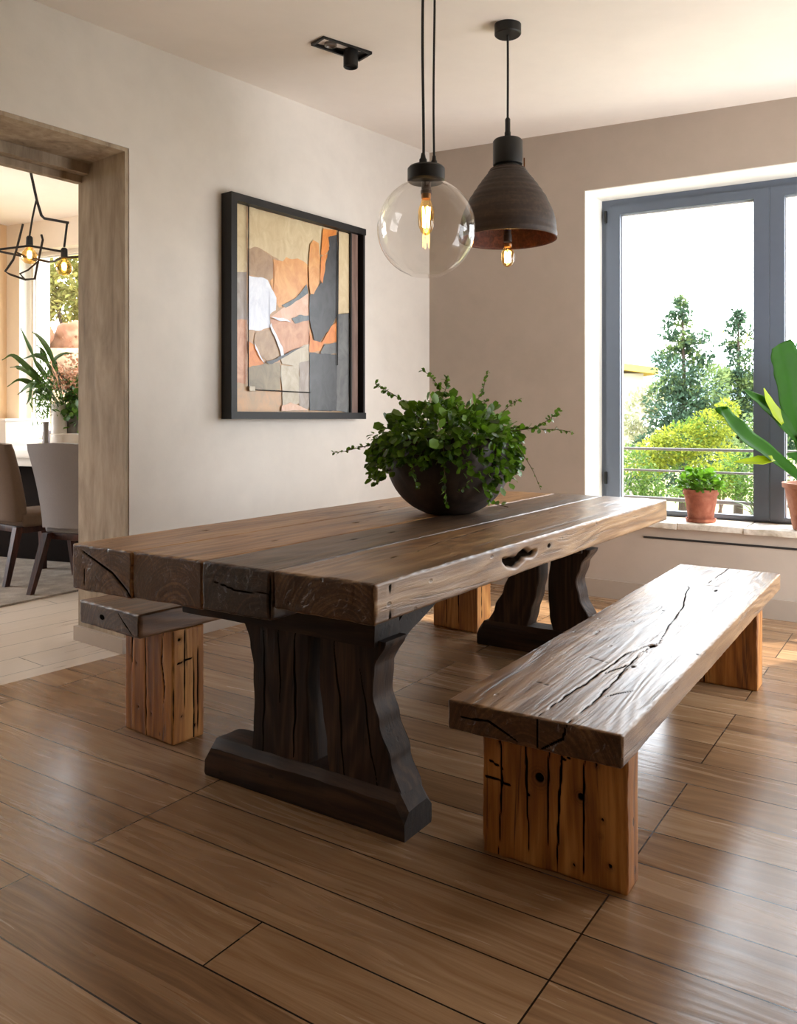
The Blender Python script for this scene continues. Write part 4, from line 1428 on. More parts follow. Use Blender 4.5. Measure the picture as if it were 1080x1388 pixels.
# ------------------------------------------------------------------ recessed ceiling spot
c0 = Vector((-0.29, 4.20))
sang = math.atan2(4.33 - 4.115, -0.156 + 0.426)
sz = ceil_z(c0.x, c0.y)
spot = thing('ceiling_spotlight', 'black recessed spotlight in a rectangular tray in the ceiling', 'spotlight', (c0.x, c0.y, sz), sang)
tilt = Matrix.Identity(4)
bm = bmesh.new()
W, D = 0.30, 0.115
for (c, s) in (((0, D / 2 - 0.006, -0.006), (W, 0.012, 0.018)), ((0, -D / 2 + 0.006, -0.006), (W, 0.012, 0.018)), ((W / 2 - 0.006, 0, -0.006), (0.012, D, 0.018)), ((-W / 2 + 0.006, 0, -0.006), (0.012, D, 0.018))):
    box(bm, c, s)
box(bm, (0, 0, 0.004), (W - 0.01, D - 0.01, 0.006))
obj('tray', bm, M_BLACK, spot, None)
bm = bmesh.new()
lathe(bm, [(0, 0), (0.038, 0), (0.038, -0.085), (0.034, -0.088), (0.030, -0.075), (0, -0.070)], 32, (0.055, 0, -0.002))
obj('spot_head', bm, M_BLACK, spot, 40)
bm = bmesh.new()
lathe(bm, [(0, 0), (0.032, 0), (0.032, -0.012), (0.026, -0.014), (0.02, -0.006), (0, -0.004)], 28, (-0.07, 0, -0.001))
obj('spot_ring', bm, m_plain('spot_grey', lin((120, 112, 104)), 0.3, metal=0.6), spot, 40)


# ------------------------------------------------------------------ plants on the sill
def sill_at(px, py=712):
    p = on_z(px, py, 0.527)
    return p


M_TERRA = m_stone('terracotta', [lin((128, 72, 54)), lin((156, 92, 70)), lin((178, 116, 92))], 9, (1, 1, 1), 0.75, 0.2)
M_TERRA2 = m_stone('terracotta_pale', [lin((148, 98, 78)), lin((178, 124, 102)), lin((196, 148, 126))], 9, (1, 1, 1), 0.75, 0.2)


def pot(parent, rt, rb, h, mat, lip=0.02):
    bm = bmesh.new()
    lathe(bm, [(0, 0), (rb, 0), (rb + 0.002, 0.004), (rt * 0.96, h - lip), (rt * 1.02, h - lip + 0.002), (rt * 1.03, h), (rt * 0.93, h), (rt * 0.9, h - 0.03), (0, h - 0.032)], 40)
    o = obj('pot', bm, mat, parent, 35)
    bm = bmesh.new()
    lathe(bm, [(0, h - 0.014), (rt * 0.86, h - 0.018), (rt * 0.90, h - 0.031), (0, h - 0.033)], 28)
    obj('soil', bm, M_SOIL, parent, 50)
    return o


sp_ = Vector((*PB(1.955, 0.13), 0.5285))
zz = F / sp_.y
herb = thing('potted_herb', 'small bushy green plant in a terracotta pot on the stone sill', 'plant', (sp_.x, sp_.y, 0.530))
pot(herb, 0.104, 0.072, 0.205, M_TERRA, 0.035)
bm = bmesh.new()
lathe(bm, [(0, 0.0), (0.088, 0.0), (0.094, 0.022), (0.088, 0.022), (0.08, 0.008), (0, 0.006)], 40)
obj('saucer', bm, M_TERRA, herb, 40)
rng = np.random.default_rng(5)
n = 330
d_ = rand_dirs(rng, n, 0.5)
d_[:, 2] = np.abs(d_[:, 2])
rad = rng.uniform(0.5, 1.0, (n, 1))
pos = d_ * rad * np.array([0.135, 0.135, 0.12]) + np.array([0, 0, 0.215])
leaves('foliage', pos, d_ + rng.normal(0, 0.5, (n, 3)), rng.uniform(0.03, 0.052, n), 'round', m_leaf('herb_leaf', lin((40, 76, 18)), lin((112, 160, 44)), 0.35), herb, rng, 0.2)
bm = bmesh.new()
for k in range(14):
    a = k * 2.4
    tube(bm, [(0.03 * math.cos(a), 0.03 * math.sin(a), 0.18), (0.09 * math.cos(a), 0.09 * math.sin(a), 0.29)], 0.0022, 5)
obj('stem', bm, m_plain('herb_stem', lin((96, 120, 50)), 0.6), herb, 60)


def big_leaf(parent, mid, widths, mat, fold=0.25, nrm=None, twist=0.0, name='leaf'):
    """broad blade along a smooth midrib; fold lifts the margins"""
    path = smooth_path(mid, 6)
    n = len(path)
    W = np.interp(np.linspace(0, 1, n), np.linspace(0, 1, len(widths)), widths)
    V, Fc = [], []
    m = 8
    for i, p in enumerate(path):
        t = (path[min(i + 1, n - 1)] - path[max(i - 1, 0)]).normalized()
        nr = Vector(nrm) if nrm is not None else Vector((0, -1, 0.2))
        s = t.cross(nr).normalized()
        up = s.cross(t).normalized()
        a = twist * i / n
        s2 = s * math.cos(a) + up * math.sin(a)
        up2 = up * math.cos(a) - s * math.sin(a)
        for k in range(m + 1):
            q = -1 + 2 * k / m
            wv = 0.05 * math.sin(i * 0.9 + (2 if q > 0 else 0)) * abs(q) ** 2
            V.append(p + s2 * q * W[i] + up2 * (fold * abs(q) + wv) * W[i])
    for i in range(n - 1):
        for k in range(m):
            a = i * (m + 1) + k
            Fc.append((a, a + 1, a + m + 2, a + m + 1))
    o = pyd(name, V, Fc, mat, parent, 'all')
    md = o.modifiers.new('thick', 'SOLIDIFY')
    md.thickness = 0.0012
    return o


M_BIGLEAF = m_leaf('broad_leaf', lin((20, 56, 4)), lin((54, 104, 10)), 0.5, 0.45, 0.15)
M_YLEAF = m_leaf('young_leaf', lin((128, 150, 24)), lin((176, 190, 40)), 0.5, 0.4)
bp = Vector((*PB(2.64, 0.10), 0.53))
big = thing('potted_banana_plant', 'broad leaved plant in a pale clay pot on the sill at the right edge', 'plant', (bp.x, bp.y, 0.530))
pot(big, 0.20, 0.145, 0.275, M_TERRA2, 0.03)


def bg(px, py, dz=0.0):
    return ray(px, py, bp.y + dz) - Vector(big.location)


# stems
bm = bmesh.new()
for pts in ([bg(1112, 655), bg(1104, 600), bg(1092, 560)], [bg(1110, 655), bg(1096, 620, -.05), bg(1082, 590, -.06)], [bg(1108, 655), bg(1090, 650, -.08)], [bg(1118, 655), bg(1126, 590, .05), bg(1130, 520, .08)]):
    tube(bm, smooth_path(pts, 5), 0.011, 8)
obj('stem', bm, m_leaf('broad_stem', lin((70, 110, 40)), lin((110, 150, 60)), 0.1), big, 60)
big_leaf(big, [bg(1092, 640, 0), bg(1084, 590, 0), bg(1074, 545, 0), bg(1067, 505, -.02), bg(1060, 482, -.04), bg(1056, 466, -.06)], [0.02, 0.06, 0.10, 0.11, 0.10, 0.075], M_BIGLEAF, 0.18, (0.25, -1, 0.1))
big_leaf(big, [bg(1092, 655, -.05), bg(1072, 640, -.07), bg(1042, 617, -.09), bg(1012, 596, -.12), bg(990, 574, -.15), bg(979, 558, -.18), bg(978, 551, -.19)], [0.03, 0.045, 0.062, 0.075, 0.062, 0.042, 0.03], M_BIGLEAF, 0.35, (-0.2, -0.75, 0.85))
big_leaf(big, [bg(1082, 600, -.04), bg(1060, 572, -.05), bg(1035, 548, -.06), bg(1018, 536, -.07), bg(1007, 528, -.08)], [0.02, 0.05, 0.044, 0.026, 0.004], M_BIGLEAF, 0.3, (-0.1, -0.8, 0.6))
big_leaf(big, [bg(1060, 575, -.07), bg(1050, 560, -.08), bg(1040, 542, -.08), bg(1035, 526, -.08)], [0.012, 0.036, 0.026, 0.003], M_YLEAF, 0.4, (0.5, -1, 0.1))
big_leaf(big, [bg(1048, 622, -.12), bg(1030, 625, -.13), bg(1010, 626, -.14), bg(994, 626, -.15)], [0.02, 0.034, 0.02, 0.002], M_YLEAF, 0.3, (0, -0.7, 0.7))
big_leaf(big, [bg(1100, 640, -.02), bg(1080, 622, -.03), bg(1066, 616, -.04)], [0.02, 0.04, 0.01], M_BIGLEAF, 0.3, (0, -0.8, 0.6))
big_leaf(big, [bg(1112, 640, 0), bg(1124, 570, 0.02), bg(1140, 500, 0.03), bg(1160, 450, 0.02)], [0.02, 0.07, 0.09, 0.02], M_BIGLEAF, 0.2, (-0.2, -1, 0.1))
big_leaf(big, [bg(1116, 640, -.02), bg(1150, 600, -.04), bg(1190, 580, -.08), bg(1230, 590, -.12)], [0.02, 0.07, 0.08, 0.02], M_BIGLEAF, 0.3, (0, -0.7, 0.8))


# ------------------------------------------------------------------ side room furniture
def m_rug():
    t = NT('woven_rug')
    co = t.n('TexCoord').outputs['Object']
    a = t.noise(co, 6, 6, 0.7)
    b = t.noise(co, 160, 3, 0.7)
    f = t.math('ADD', t.math('MULTIPLY', a, 0.5), t.math('MULTIPLY', b, 0.5))
    c = t.ramp(f, [(0.3, lin((96, 88, 80))), (0.52, lin((140, 130, 120))), (0.72, lin((180, 171, 160)))])
    return t.principled(c, 0.95, t.bump(b, 0.6, 0.004), **{'Specular IOR Level': 0.1})


e_a, e_b = on_z(0, 822, 0.008), on_z(90, 803, 0.008)
dr = Vector((e_b.x - e_a.x, e_b.y - e_a.y)).normalized()
nr_ = Vector((-dr.y, dr.x))
o0 = Vector((e_a.x, e_a.y))
rc = [o0 - dr * 0.5, o0 + dr * 1.75, o0 + dr * 1.75 + nr_ * 2.0, o0 - dr * 0.5 + nr_ * 2.0]
bm = bmesh.new()
prism(bm, rc, 0.0, 0.012)
rug = tag(obj('rug', bm, m_rug(), None, None), 'grey beige woven rug under the upholstered chairs beyond the doorway', 'rug')

M_FAB = m_plain('chair_linen_taupe', lin((122, 115, 112)), 0.9, 0.08, 90, bump=0.3, spec=0.2)
M_FAB2 = m_plain('chair_linen_brown', lin((96, 78, 64)), 0.9, 0.12, 90, bump=0.3, spec=0.2)
M_CLEG = m_wood('chair_leg_mahogany', [lin((30, 14, 10)), lin((52, 26, 18)), lin((74, 40, 28))], 2, 0.5, 0.3, spec=0.25)


def uph_chair(label, fab, loc, rz, top=0.99, wt=0.50, wb=0.42):
    """upholstered dining chair; faces local +y, back panel near y = -0.22"""
    t = thing('dining_chair', label, 'chair', loc, rz, None)
    bm = bmesh.new()
    rings = []
    nz = 14
    for i in range(nz + 1):
        q = i / nz
        z = 0.44 + (top - 0.44) * q
        w = wb + (wt - wb) * q ** 1.3
        yb = -0.22 - 0.10 * q ** 1.6
        th = 0.10 - 0.035 * q
        if i == nz:
            w -= 0.02
            z += 0.0
        rr = 0.02
        ring = [(-w / 2 + rr, yb), (0, yb - 0.008), (w / 2 - rr, yb), (w / 2, yb + rr), (w / 2, yb + th - rr), (w / 2 - rr, yb + th), (0, yb + th), (-w / 2 + rr, yb + th), (-w / 2, yb + th - rr), (-w / 2, yb + rr)]
        rings.append([bm.verts.new((x, y, z + (0.012 * (1 - (2 * x / w) ** 2) if i == nz else 0))) for x, y in ring])
    for a, b in zip(rings, rings[1:]):
        for k in range(10):
            bm.faces.new((a[k], a[(k + 1) % 10], b[(k + 1) % 10], b[k]))
    bm.faces.new(rings[0])
    bm.faces.new(rings[-1])
    obj('backrest', bm, fab, t, 60)
    bm = bmesh.new()
    box(bm, (0, 0.055, 0.445), (0.46, 0.46, 0.10), 0, 0.028)
    obj('seat', bm, fab, t, 60)
    bm = bmesh.new()
    box(bm, (0, 0.03, 0.375), (0.40, 0.40, 0.045), 0, 0.004)
    obj('seat_frame', bm, M_CLEG, t, 40)
    for sx in (-1, 1):
        for (y0, y1, x1) in ((-0.19, -0.30, 0.225), (0.21, 0.24, 0.215)):
            bm = bmesh.new()
            ra, rb = 0.026, 0.018
            p0, p1 = Vector((sx * 0.185, y0, 0.40)), Vector((sx * x1, y1, 0.0))
            a = [bm.verts.new(p0 + Vector((x * ra, y * ra, 0))) for x, y in ((-1, -1), (1, -1), (1, 1), (-1, 1))]
            b = [bm.verts.new(p1 + Vector((x * rb, y * rb, 0))) for x, y in ((-1, -1), (1, -1), (1, 1), (-1, 1))]
            for k in range(4):
                bm.faces.new((a[k], a[(k + 1) % 4], b[(k + 1) % 4], b[k]))
            bm.faces.new(a)
            bm.faces.new(b)
            obj('leg', bm, M_CLEG, t, None)
    return t


fpt = on_z(41, 806, 0.012)
crz = math.radians(-21)
Rz = Matrix.Rotation(crz, 3, 'Z')
cloc = Vector((fpt.x, fpt.y, 0)) - Rz @ Vector((-0.225, -0.30, 0))
uph_chair('taupe linen dining chair seen from behind, nearest the doorway post', M_FAB, (cloc.x, cloc.y, 0.0125), crz, 1.0, 0.53, 0.44)
uph_chair('brown upholstered chair at the left edge, beyond the doorway', M_FAB2, (-2.74, 6.08, 0.0125), math.radians(-36), 0.99)

# white dining table
M_WTOP = m_plain('white_table_top', lin((212, 203, 191)), 0.45, 0.03)
tc2 = Vector((-2.93, 6.98))
t2 = thing('side_room_table', 'white topped table behind the upholstered chairs, holding vases', 'table', (tc2.x, tc2.y, 0.0125), math.radians(-22))
bm = bmesh.new()
box(bm, (0, 0, 0.885), (2.1, 0.86, 0.06), 0, 0.01)
obj('tabletop', bm, M_WTOP, t2, 40)
bm = bmesh.new()
box(bm, (0, 0, 0.82), (1.95, 0.72, 0.07), 0, 0.004)
obj('apron', bm, M_WTOP, t2, 40)
bm = bmesh.new()
box(bm, (0, 0.05, 0.39), (1.7, 0.5, 0.78), 0, 0.006)
obj('shade_panel', bm, m_plain('under_table_shade', lin((24, 18, 15)), 0.9, spec=0.05), t2, 40)  # added dark block standing for the shade under the table
for sx in (-1, 1):
    for sy in (-1, 1):
        bm = bmesh.new()
        box(bm, (sx * 0.92, sy * 0.30, 0.39), (0.07, 0.07, 0.78), 0, 0.005)
        obj('leg', bm, M_CLEG, t2, 40)
TT = 0.0125 + 0.915
# vases on it
def vz(px, dz=0.0):
    Z = 6.62 + dz
    return ray(px, 0, Z)


M_WCER = m_plain('white_ceramic', lin((204, 195, 184)), 0.35, 0.04)
M_GCER = m_plain('grey_ceramic', lin((112, 104, 98)), 0.45, 0.1)
M_BGL = m_plain('brown_glazed', lin((112, 62, 34)), 0.3, 0.15)


def vase(name, label, cat, px, dz, prof, mat):
    p = vz(px, dz)
    o = thing(name, label, cat, (p.x, p.y, TT + 0.001))
    bm = bmesh.new()
    lathe(bm, prof, 40)
    obj('body', bm, mat, o, 40)
    return o


def cyl(r, h, w=0.006, taper=1.0):
    return [(0, 0), (r * taper * 0.94, 0), (r * taper, 0.008), (r, h - 0.004), (r - w * 0.5, h), (r - w, h - 0.006), (r * taper - w, 0.02), (0, 0.018)]


v1 = vase('square_planter', 'low white ceramic planter on the white table, in front of the vases', 'planter', 88, -0.08, cyl(0.112, 0.135, 0.01, 0.95), M_WCER)
bm = bmesh.new()
lathe(bm, [(0, 0.10), (0.105, 0.10), (0.106, 0.115), (0, 0.118)], 30)
obj('soil', bm, M_SOIL, v1, 40)
v2 = vase('tall_vase', 'tall white cylinder vase behind the low planter', 'vase', 80, 0.12, cyl(0.062, 0.375), M_WCER)
v3 = vase('tall_vase', 'tall grey vase right of the white cylinder vase', 'vase', 101, 0.2, cyl(0.060, 0.34), M_GCER)
v4 = vase('brown_jar', 'small brown glazed jar beside the doorway post on the white table', 'jar', 120, 0.0, [(0, 0), (0.05, 0), (0.06, 0.02), (0.062, 0.10), (0.045, 0.13), (0.038, 0.13), (0.05, 0.1), (0.05, 0.02), (0, 0.015)], M_BGL)
v5 = vase('slender_vase', 'slender grey vase at the left of the group on the white table', 'vase', 62, 0.0, [(0, 0), (0.022, 0), (0.026, 0.02), (0.018, 0.09), (0.024, 0.23), (0.018, 0.23), (0.013, 0.09), (0, 0.02)], M_GCER)
# foliage arrangement
rng = np.random.default_rng(8)
L_ARR = m_leaf('arrangement_leaf', lin((28, 56, 20)), lin((88, 124, 42)), 0.3, 0.5)
L_PINK = m_leaf('dried_flower', lin((166, 96, 64)), lin((224, 176, 146)), 0.3, 0.7)


def arr(o, px, py, dz=0.0):
    return ray(px, py, 6.74 + dz) - Vector(o.location)


bm = bmesh.new()
blades = [[(84, 550), (70, 520), (52, 495), (40, 470), (28, 445)], [(82, 550), (62, 520), (40, 500), (18, 482), (3, 488)], [(80, 552), (60, 525), (40, 505), (24, 498), (14, 498)],
          [(82, 550), (66, 530), (44, 520), (26, 515), (10, 524)], [(82, 550), (62, 530), (42, 522), (24, 535)], [(82, 548), (62, 525), (46, 520), (40, 540), (36, 548)],
          [(86, 548), (76, 500), (66, 475), (54, 458), (44, 450)], [(86, 548), (80, 510), (74, 490), (86, 480), (100, 479)], [(86, 548), (72, 510), (58, 478), (50, 468)],
          [(82, 550), (62, 540), (50, 530), (44, 536)], [(85, 545), (70, 498), (52, 482), (32, 486)]]
st = bmesh.new()
for b_ in blades:
    pts = [arr(v2, x, y, rng.uniform(-0.12, 0.12)) for x, y in b_]
    tube(st, smooth_path(pts, 4), 0.004, 5)
obj('stem', st, m_plain('cut_stem', lin((70, 84, 40)), 0.6), v2, 60)
for b_ in blades:
    pts = [arr(v2, x, y, rng.uniform(-0.12, 0.12)) for x, y in b_]
    big_leaf(v2, pts[1:], [0.005, 0.022, 0.022, 0.012, 0.002][:len(pts)] if len(pts) == 5 else [0.006, 0.022, 0.003], L_ARR, 0.2, (rng.uniform(-.4, .4), -1, 0.5), 0, 'strap_leaf')
n = 750
pp = np.array([[*(arr(v2, rng.normal(62, 8), rng.normal(530, 18), rng.normal(0, 0.08)))] for _ in range(n)])
leaves('foliage', pp, rand_dirs(rng, n, -0.2), rng.uniform(0.03, 0.07, n), 'long', L_ARR, v2, rng, 0.5)
n = 520
pp = np.array([[*(arr(v3, rng.normal(106, 11), rng.normal(544, 15), rng.normal(0, 0.09)))] for _ in range(n)])
leaves('foliage', pp, rand_dirs(rng, n, -0.2), rng.uniform(0.03, 0.07, n), 'round', L_ARR, v3, rng, 0.4)
n = 420
pp = np.array([[*(arr(v3, rng.normal(98, 13), rng.normal(506, 15), rng.normal(0, 0.10)))] for _ in range(n)])
leaves('flower_cluster', pp, rand_dirs(rng, n, 0.3), rng.uniform(0.015, 0.032, n), 'round', L_PINK, v3, rng, 0.0)['kind'] = 'stuff'
st = bmesh.new()
for k in range(16):
    tube(st, smooth_path([arr(v3, 99 + rng.uniform(-5, 5), 560), arr(v3, 98 + rng.uniform(-10, 10), 530), arr(v3, 98 + rng.uniform(-22, 22), 505)], 3), 0.0028, 5)
obj('stem', st, L_STEM, v3, 60)

# cream cabinet and grey-blue armchair at the far wall
cb = Vector(PF(-0.24, -0.24))
cab = thing('low_cabinet', 'cream low cabinet in the far left corner beyond the doorway', 'cabinet', (cb.x, cb.y, 0.0), math.atan2(dF.y, dF.x))
bm = bmesh.new()
box(bm, (0, 0, 0.58), (0.42, 0.4, 1.16), 0, 0.004)
obj('body', bm, M_WCER, cab, 40)
bm = bmesh.new()
box(bm, (0, -0.004, 1.172), (0.44, 0.42, 0.024), 0, 0.004)
obj('top', bm, M_WTOP, cab, 40)
ac = Vector(PF(0.42, -0.345))
M_BLU = m_plain('armchair_grey_blue', lin((150, 148, 158)), 0.9, 0.06, 60, bump=0.2, spec=0.2)
arm = thing('armchair', 'grey blue armchair back showing behind the white table', 'armchair', (ac.x, ac.y, 0.0), math.atan2(dF.y, dF.x))
for nm, c, s in (('seat', (0, -0.02, 0.40), (0.56, 0.6, 0.18)), ('backrest', (0, 0.26, 0.66), (0.58, 0.14, 0.82)), ('armrest', (-0.33, 0, 0.45), (0.11, 0.64, 0.5)), ('armrest', (0.33, 0, 0.45), (0.11, 0.64, 0.5))):
    bm = bmesh.new()
    box(bm, c, s, 0, 0.04)
    obj(nm, bm, M_BLU, arm, 60)
for sx in (-1, 1):
    for sy in (-1, 1):
        bm = bmesh.new()
        lathe(bm, [(0, 0), (0.014, 0), (0.022, 0.32), (0, 0.32)], 12, (sx * 0.25, sy * 0.22, 0))
        obj('leg', bm, M_CLEG, arm, 40)

# bent wire chandelier
hZ = 5.75


def hc(px, py, dz=0.0):
    return ray(px, py, hZ + dz)


hroot = hc(38, 330)
chand = thing('wire_chandelier', 'black bent wire chandelier with bare bulbs beyond the doorway', 'chandelier', hroot)
Hl = lambda px, py, dz=0.0: hc(px, py, dz) - hroot
topz = Z2 - hroot.z
tp = Hl(36, 200)
bm = bmesh.new()
up_ = [Vector((tp.x - 0.02, tp.y, topz)), tp, Hl(42, 235), Hl(50, 272)]
tube(bm, up_ + [Hl(56, 292), Hl(60, 296), Hl(93, 302)], 0.010, 8)
tube(bm, [Hl(49, 272), Hl(44, 295), Hl(40, 320)], 0.007, 8)
tube(bm, [Hl(91, 302), Hl(87, 335)], 0.008, 8)
obj('stem', bm, M_BLACKM, chand, 60)
bm = bmesh.new()
tube(bm, [Hl(-20, 340, -.1), Hl(0, 338, -.1), Hl(40, 333, -.1), Hl(84, 341, 0)], 0.008, 8)
tube(bm, [Hl(-20, 336, .1), Hl(0, 341, .1), Hl(30, 347, .1), Hl(66, 355, .1), Hl(74, 354, .05), Hl(84, 349, 0), Hl(118, 348, 0), Hl(140, 346, 0)], 0.008, 8)
tube(bm, [Hl(31, 304, .0), Hl(22, 340, -.05), Hl(18, 352, -.1), Hl(7, 368, -.1), Hl(14, 372, -.1), Hl(34, 379, 0), Hl(47, 378, .1), Hl(52, 353, .1), Hl(58, 325, .1), Hl(56, 318, .1)], 0.008, 8)
tube(bm, [Hl(52, 354, .1), Hl(38, 366, .05), Hl(27, 371, 0), Hl(34, 379, 0)], 0.006, 8)
tube(bm, [Hl(22, 342, -.05), Hl(36, 348, 0), Hl(52, 355, .1)], 0.006, 8)
obj('wire_frame', bm, M_BLACKM, chand, 60)
for (px, py) in ((40, 320), (87, 336)):
    c = Hl(px, py)
    bm = bmesh.new()
    lathe(bm, [(0, 0.0), (0.014, 0), (0.022, -0.01), (0.024, -0.07), (0, -0.07)], 20, c)
    obj('socket', bm, M_BLACK, chand, 40)
    b = (c.x, c.y, c.z - 0.07)
    bm = bmesh.new()
    lathe(bm, [(0.015, 0), (0.02, -0.01), (0.045, -0.04), (0.056, -0.07), (0.05, -0.1), (0.03, -0.12), (0, -0.127)], 24, b)
    g = obj('bulb', bm, M_AMBER, chand, 'all')
    bm = bmesh.new()
    lathe(bm, [(0, -0.03), (0.014, -0.035), (0.018, -0.06), (0.014, -0.085), (0, -0.09)], 12, b)
    obj('filament', bm, M_FIL, g, 'all')
bm = bmesh.new()
lathe(bm, [(0, 0), (0.05, 0), (0.05, -0.02), (0, -0.022)], 24, (tp.x - 0.02, tp.y, topz))
obj('canopy', bm, M_BLACK, chand, 40)


# ------------------------------------------------------------------ outdoors
def m_ground():
    t = NT('meadow_ground')
    co = t.n('TexCoord').outputs['Object']
    a = t.noise(co, 0.5, 6, 0.65)
    c = t.ramp(a, [(0.3, lin((60, 78, 36))), (0.5, lin((120, 116, 66))), (0.7, lin((150, 130, 92)))])
    return t.principled(c, 0.95)


bm = bmesh.new()
prism(bm, [(-60, 7.6), (90, 7.6), (160, 220), (-120, 220)], -2.4, -1.6)
o_ = obj('ground_outside', bm, m_ground(), None, None)
o_['kind'] = 'structure'
bm = bmesh.new()
prism(bm, [PB(-3.0, WT + 0.02), PB(12, WT + 0.02), PB(12, 2.3), PB(-3.0, 2.3)], -0.15, -0.03)
o_ = obj('terrace_outside', bm, m_plain('terrace_pale', lin((178, 170, 158)), 0.8, 0.06), None, None)
o_['kind'] = 'structure'
# low white parapet outside the window, with a wire railing
M_PARA = m_plain('parapet_white', lin((155, 152, 145)), 0.85, 0.05, 5)
bm = bmesh.new()
prism(bm, [PB(-2.0, 0.95), PB(9.0, 0.95), PB(9.0, 1.35), PB(-2.0, 1.35)], -0.03, 0.36)
o_ = obj('wall_terrace', bm, M_PARA, None, None)
o_['kind'] = 'structure'
rp = Vector(PB(0.0, 1.2))
rail = thing('terrace_railing', 'thin wire railing on the white terrace wall outside the window', 'railing', (rp.x, rp.y, 0.361), math.atan2(dB.y, dB.x))
M_RAIL = m_plain('railing_grey', lin((92, 88, 84)), 0.5, 0.1, metal=0.5)
for k in range(6):
    bm = bmesh.new()
    box(bm, (-1.5 + k * 2.1, 0, 0.32), (0.035, 0.035, 0.64), 0, 0.003)
    obj('post', bm, M_RAIL, rail, None)
for z, r in ((0.585, 0.011), (0.415, 0.009), (0.195, 0.016)):
    bm = bmesh.new()
    tube(bm, [(-1.8, 0, z), (9.2, 0, z)], r, 8)
    obj('rail', bm, M_RAIL, rail, 60)


def tree(name, label, loc, parts, mats, trunk, group=None, cat='tree', kind='diamond', seed=0, lsize=(0.12, 0.26)):
    """parts: (cx, cy, cz, rx, ry, rz, n, mat index) clumps in local metres"""
    rg = np.random.default_rng(seed)
    t = thing(name, label, cat, loc, 0, group)
    bm = bmesh.new()
    for pts, r0, r1 in trunk:
        pa_ = smooth_path(pts, 4)
        tube(bm, pa_, [r0 + (r1 - r0) * i / (len(pa_) - 1) for i in range(len(pa_))], 8)
    obj('trunk', bm, M_BARK, t, 60)
    for mi, m in enumerate(mats):
        P_, D_, S_ = [], [], []
        for (cx, cy, cz, rx, ry, rz, n, k) in parts:
            if k != mi:
                continue
            d = rg.normal(0, 1, (n, 3))
            d /= np.linalg.norm(d, axis=1, keepdims=True)
            q = rg.uniform(0.25, 1.0, (n, 1)) ** 0.5
            P_.append(d * q * np.array([rx, ry, rz]) + np.array([cx, cy, cz]))
            D_.append(d + rg.normal(0, 0.6, (n, 3)))
            S_.append(rg.uniform(*lsize, n))
        if P_:
            leaves('foliage', np.concatenate(P_), np.concatenate(D_), np.concatenate(S_), kind, m, t, rg, 0.1)
    return t


M_BARK = m_plain('bark', lin((57, 45, 34)), 0.9, 0.25, 10)
L_PINE = m_leaf('pine_needles', lin((29, 48, 38)), lin((71, 94, 68)), 0.3, 0.7, 0.2)
L_PINE2 = m_leaf('pine_light', lin((66, 89, 54)), lin((112, 126, 74)), 0.35, 0.7, 0.2)
L_YEL = m_leaf('yellow_bush', lin((70, 88, 24)), lin((146, 150, 50)), 0.4, 0.7, 0.2)
L_GRN = m_leaf('garden_green', lin((41, 69, 24)), lin((89, 113, 44)), 0.35, 0.6, 0.2)
GZ = -1.6


def clumps_pine(rg, cx, H, W, n, nl, z0):
    """irregular conifer: many small sprays on a cone, wispy towards the tip"""
    out = []
    for i in range(n * 7):
        q = rg.uniform(0, 1) ** 0.85
        z = z0 + (H - z0) * q
        w = W * (1 - q) ** 0.7 + 0.06
        a = rg.uniform(0, 2 * PI)
        rr = rg.uniform(0.3, 1.0)
        r = (0.10 + 0.26 * (1 - q)) * rg.uniform(0.7, 1.3)
        out.append((cx + w * rr * math.cos(a), 0.55 * w * rr * math.sin(a), z + 0.3 * r, r * 1.2, r, r * 0.8, int(nl * (0.4 + 0.6 * (1 - q))), 0 if rg.uniform() < 0.72 else 1))
    return out


rg = np.random.default_rng(21)
# left conifer: around px 925, z-range y 405..640, at 19 m
tZ = 19.0
k_ = tZ / F
x0 = (925 - CX) * k_
H = CAMH - (408 - HY) * k_ - GZ
cl = clumps_pine(rg, 0, H, 1.35, 9, 150, 1.0)
cl += [(0.5, 0, H * 0.64, 0.6, 0.5, 0.65, 620, 1), (0.95, -.2, H * 0.45, 0.7, 0.6, 0.55, 600, 1), (0.2, -.3, H * 0.3, 1.1, 0.6, 0.6, 1300, 0), (-0.2, -.3, H * 0.5, 0.75, 0.6, 0.7, 1000, 0), (-0.25, -.2, H * 0.68, 0.5, 0.4, 0.5, 420, 0), (0.35, -.2, H * 0.8, 0.35, 0.3, 0.4, 220, 0)]
tree('pine_tree', 'bluish conifer left of the other, outside the window', (x0, tZ, GZ), cl, [L_PINE, L_PINE2], [([(0, 0, 0), (0.05, 0, H * 0.4), (0.0, 0, H * 0.97)], 0.14, 0.02)], None, 'tree', 'diamond', 3, (0.06, 0.15))
x1 = (1000 - CX) * k_
H2 = CAMH - (398 - HY) * k_ - GZ
cl = clumps_pine(rg, 0, H2, 1.5, 10, 150, 1.0)
cl += [(-0.55, -.3, H2 * 0.50, 0.8, 0.6, 0.6, 700, 1), (0.3, -.3, H2 * 0.6, 0.6, 0.6, 0.6, 500, 1), (0.2, -.3, H2 * 0.38, 1.0, 0.6, 0.5, 700, 1), (-0.9, -.2, H2 * 0.33, 0.9, 0.6, 0.6, 1200, 0), (0.1, -.2, H2 * 0.52, 0.95, 0.6, 0.7, 1000, 0), (-0.7, -.2, H2 * 0.66, 0.55, 0.4, 0.45, 420, 1), (0.15, -.2, H2 * 0.74, 0.6, 0.4, 0.45, 420, 0)]
tree('pine_tree', 'taller pale green conifer beside the window mullion, outside', (x1 * 1.17, tZ * 1.17, GZ), cl, [L_PINE, L_PINE2], [([(0, 0, 0), (0.05, 0, H2 * 0.4), (0.0, 0, H2 * 0.98)], 0.14, 0.02)], None, 'tree', 'diamond', 4, (0.06, 0.15))
x2 = (1085 - CX) * k_
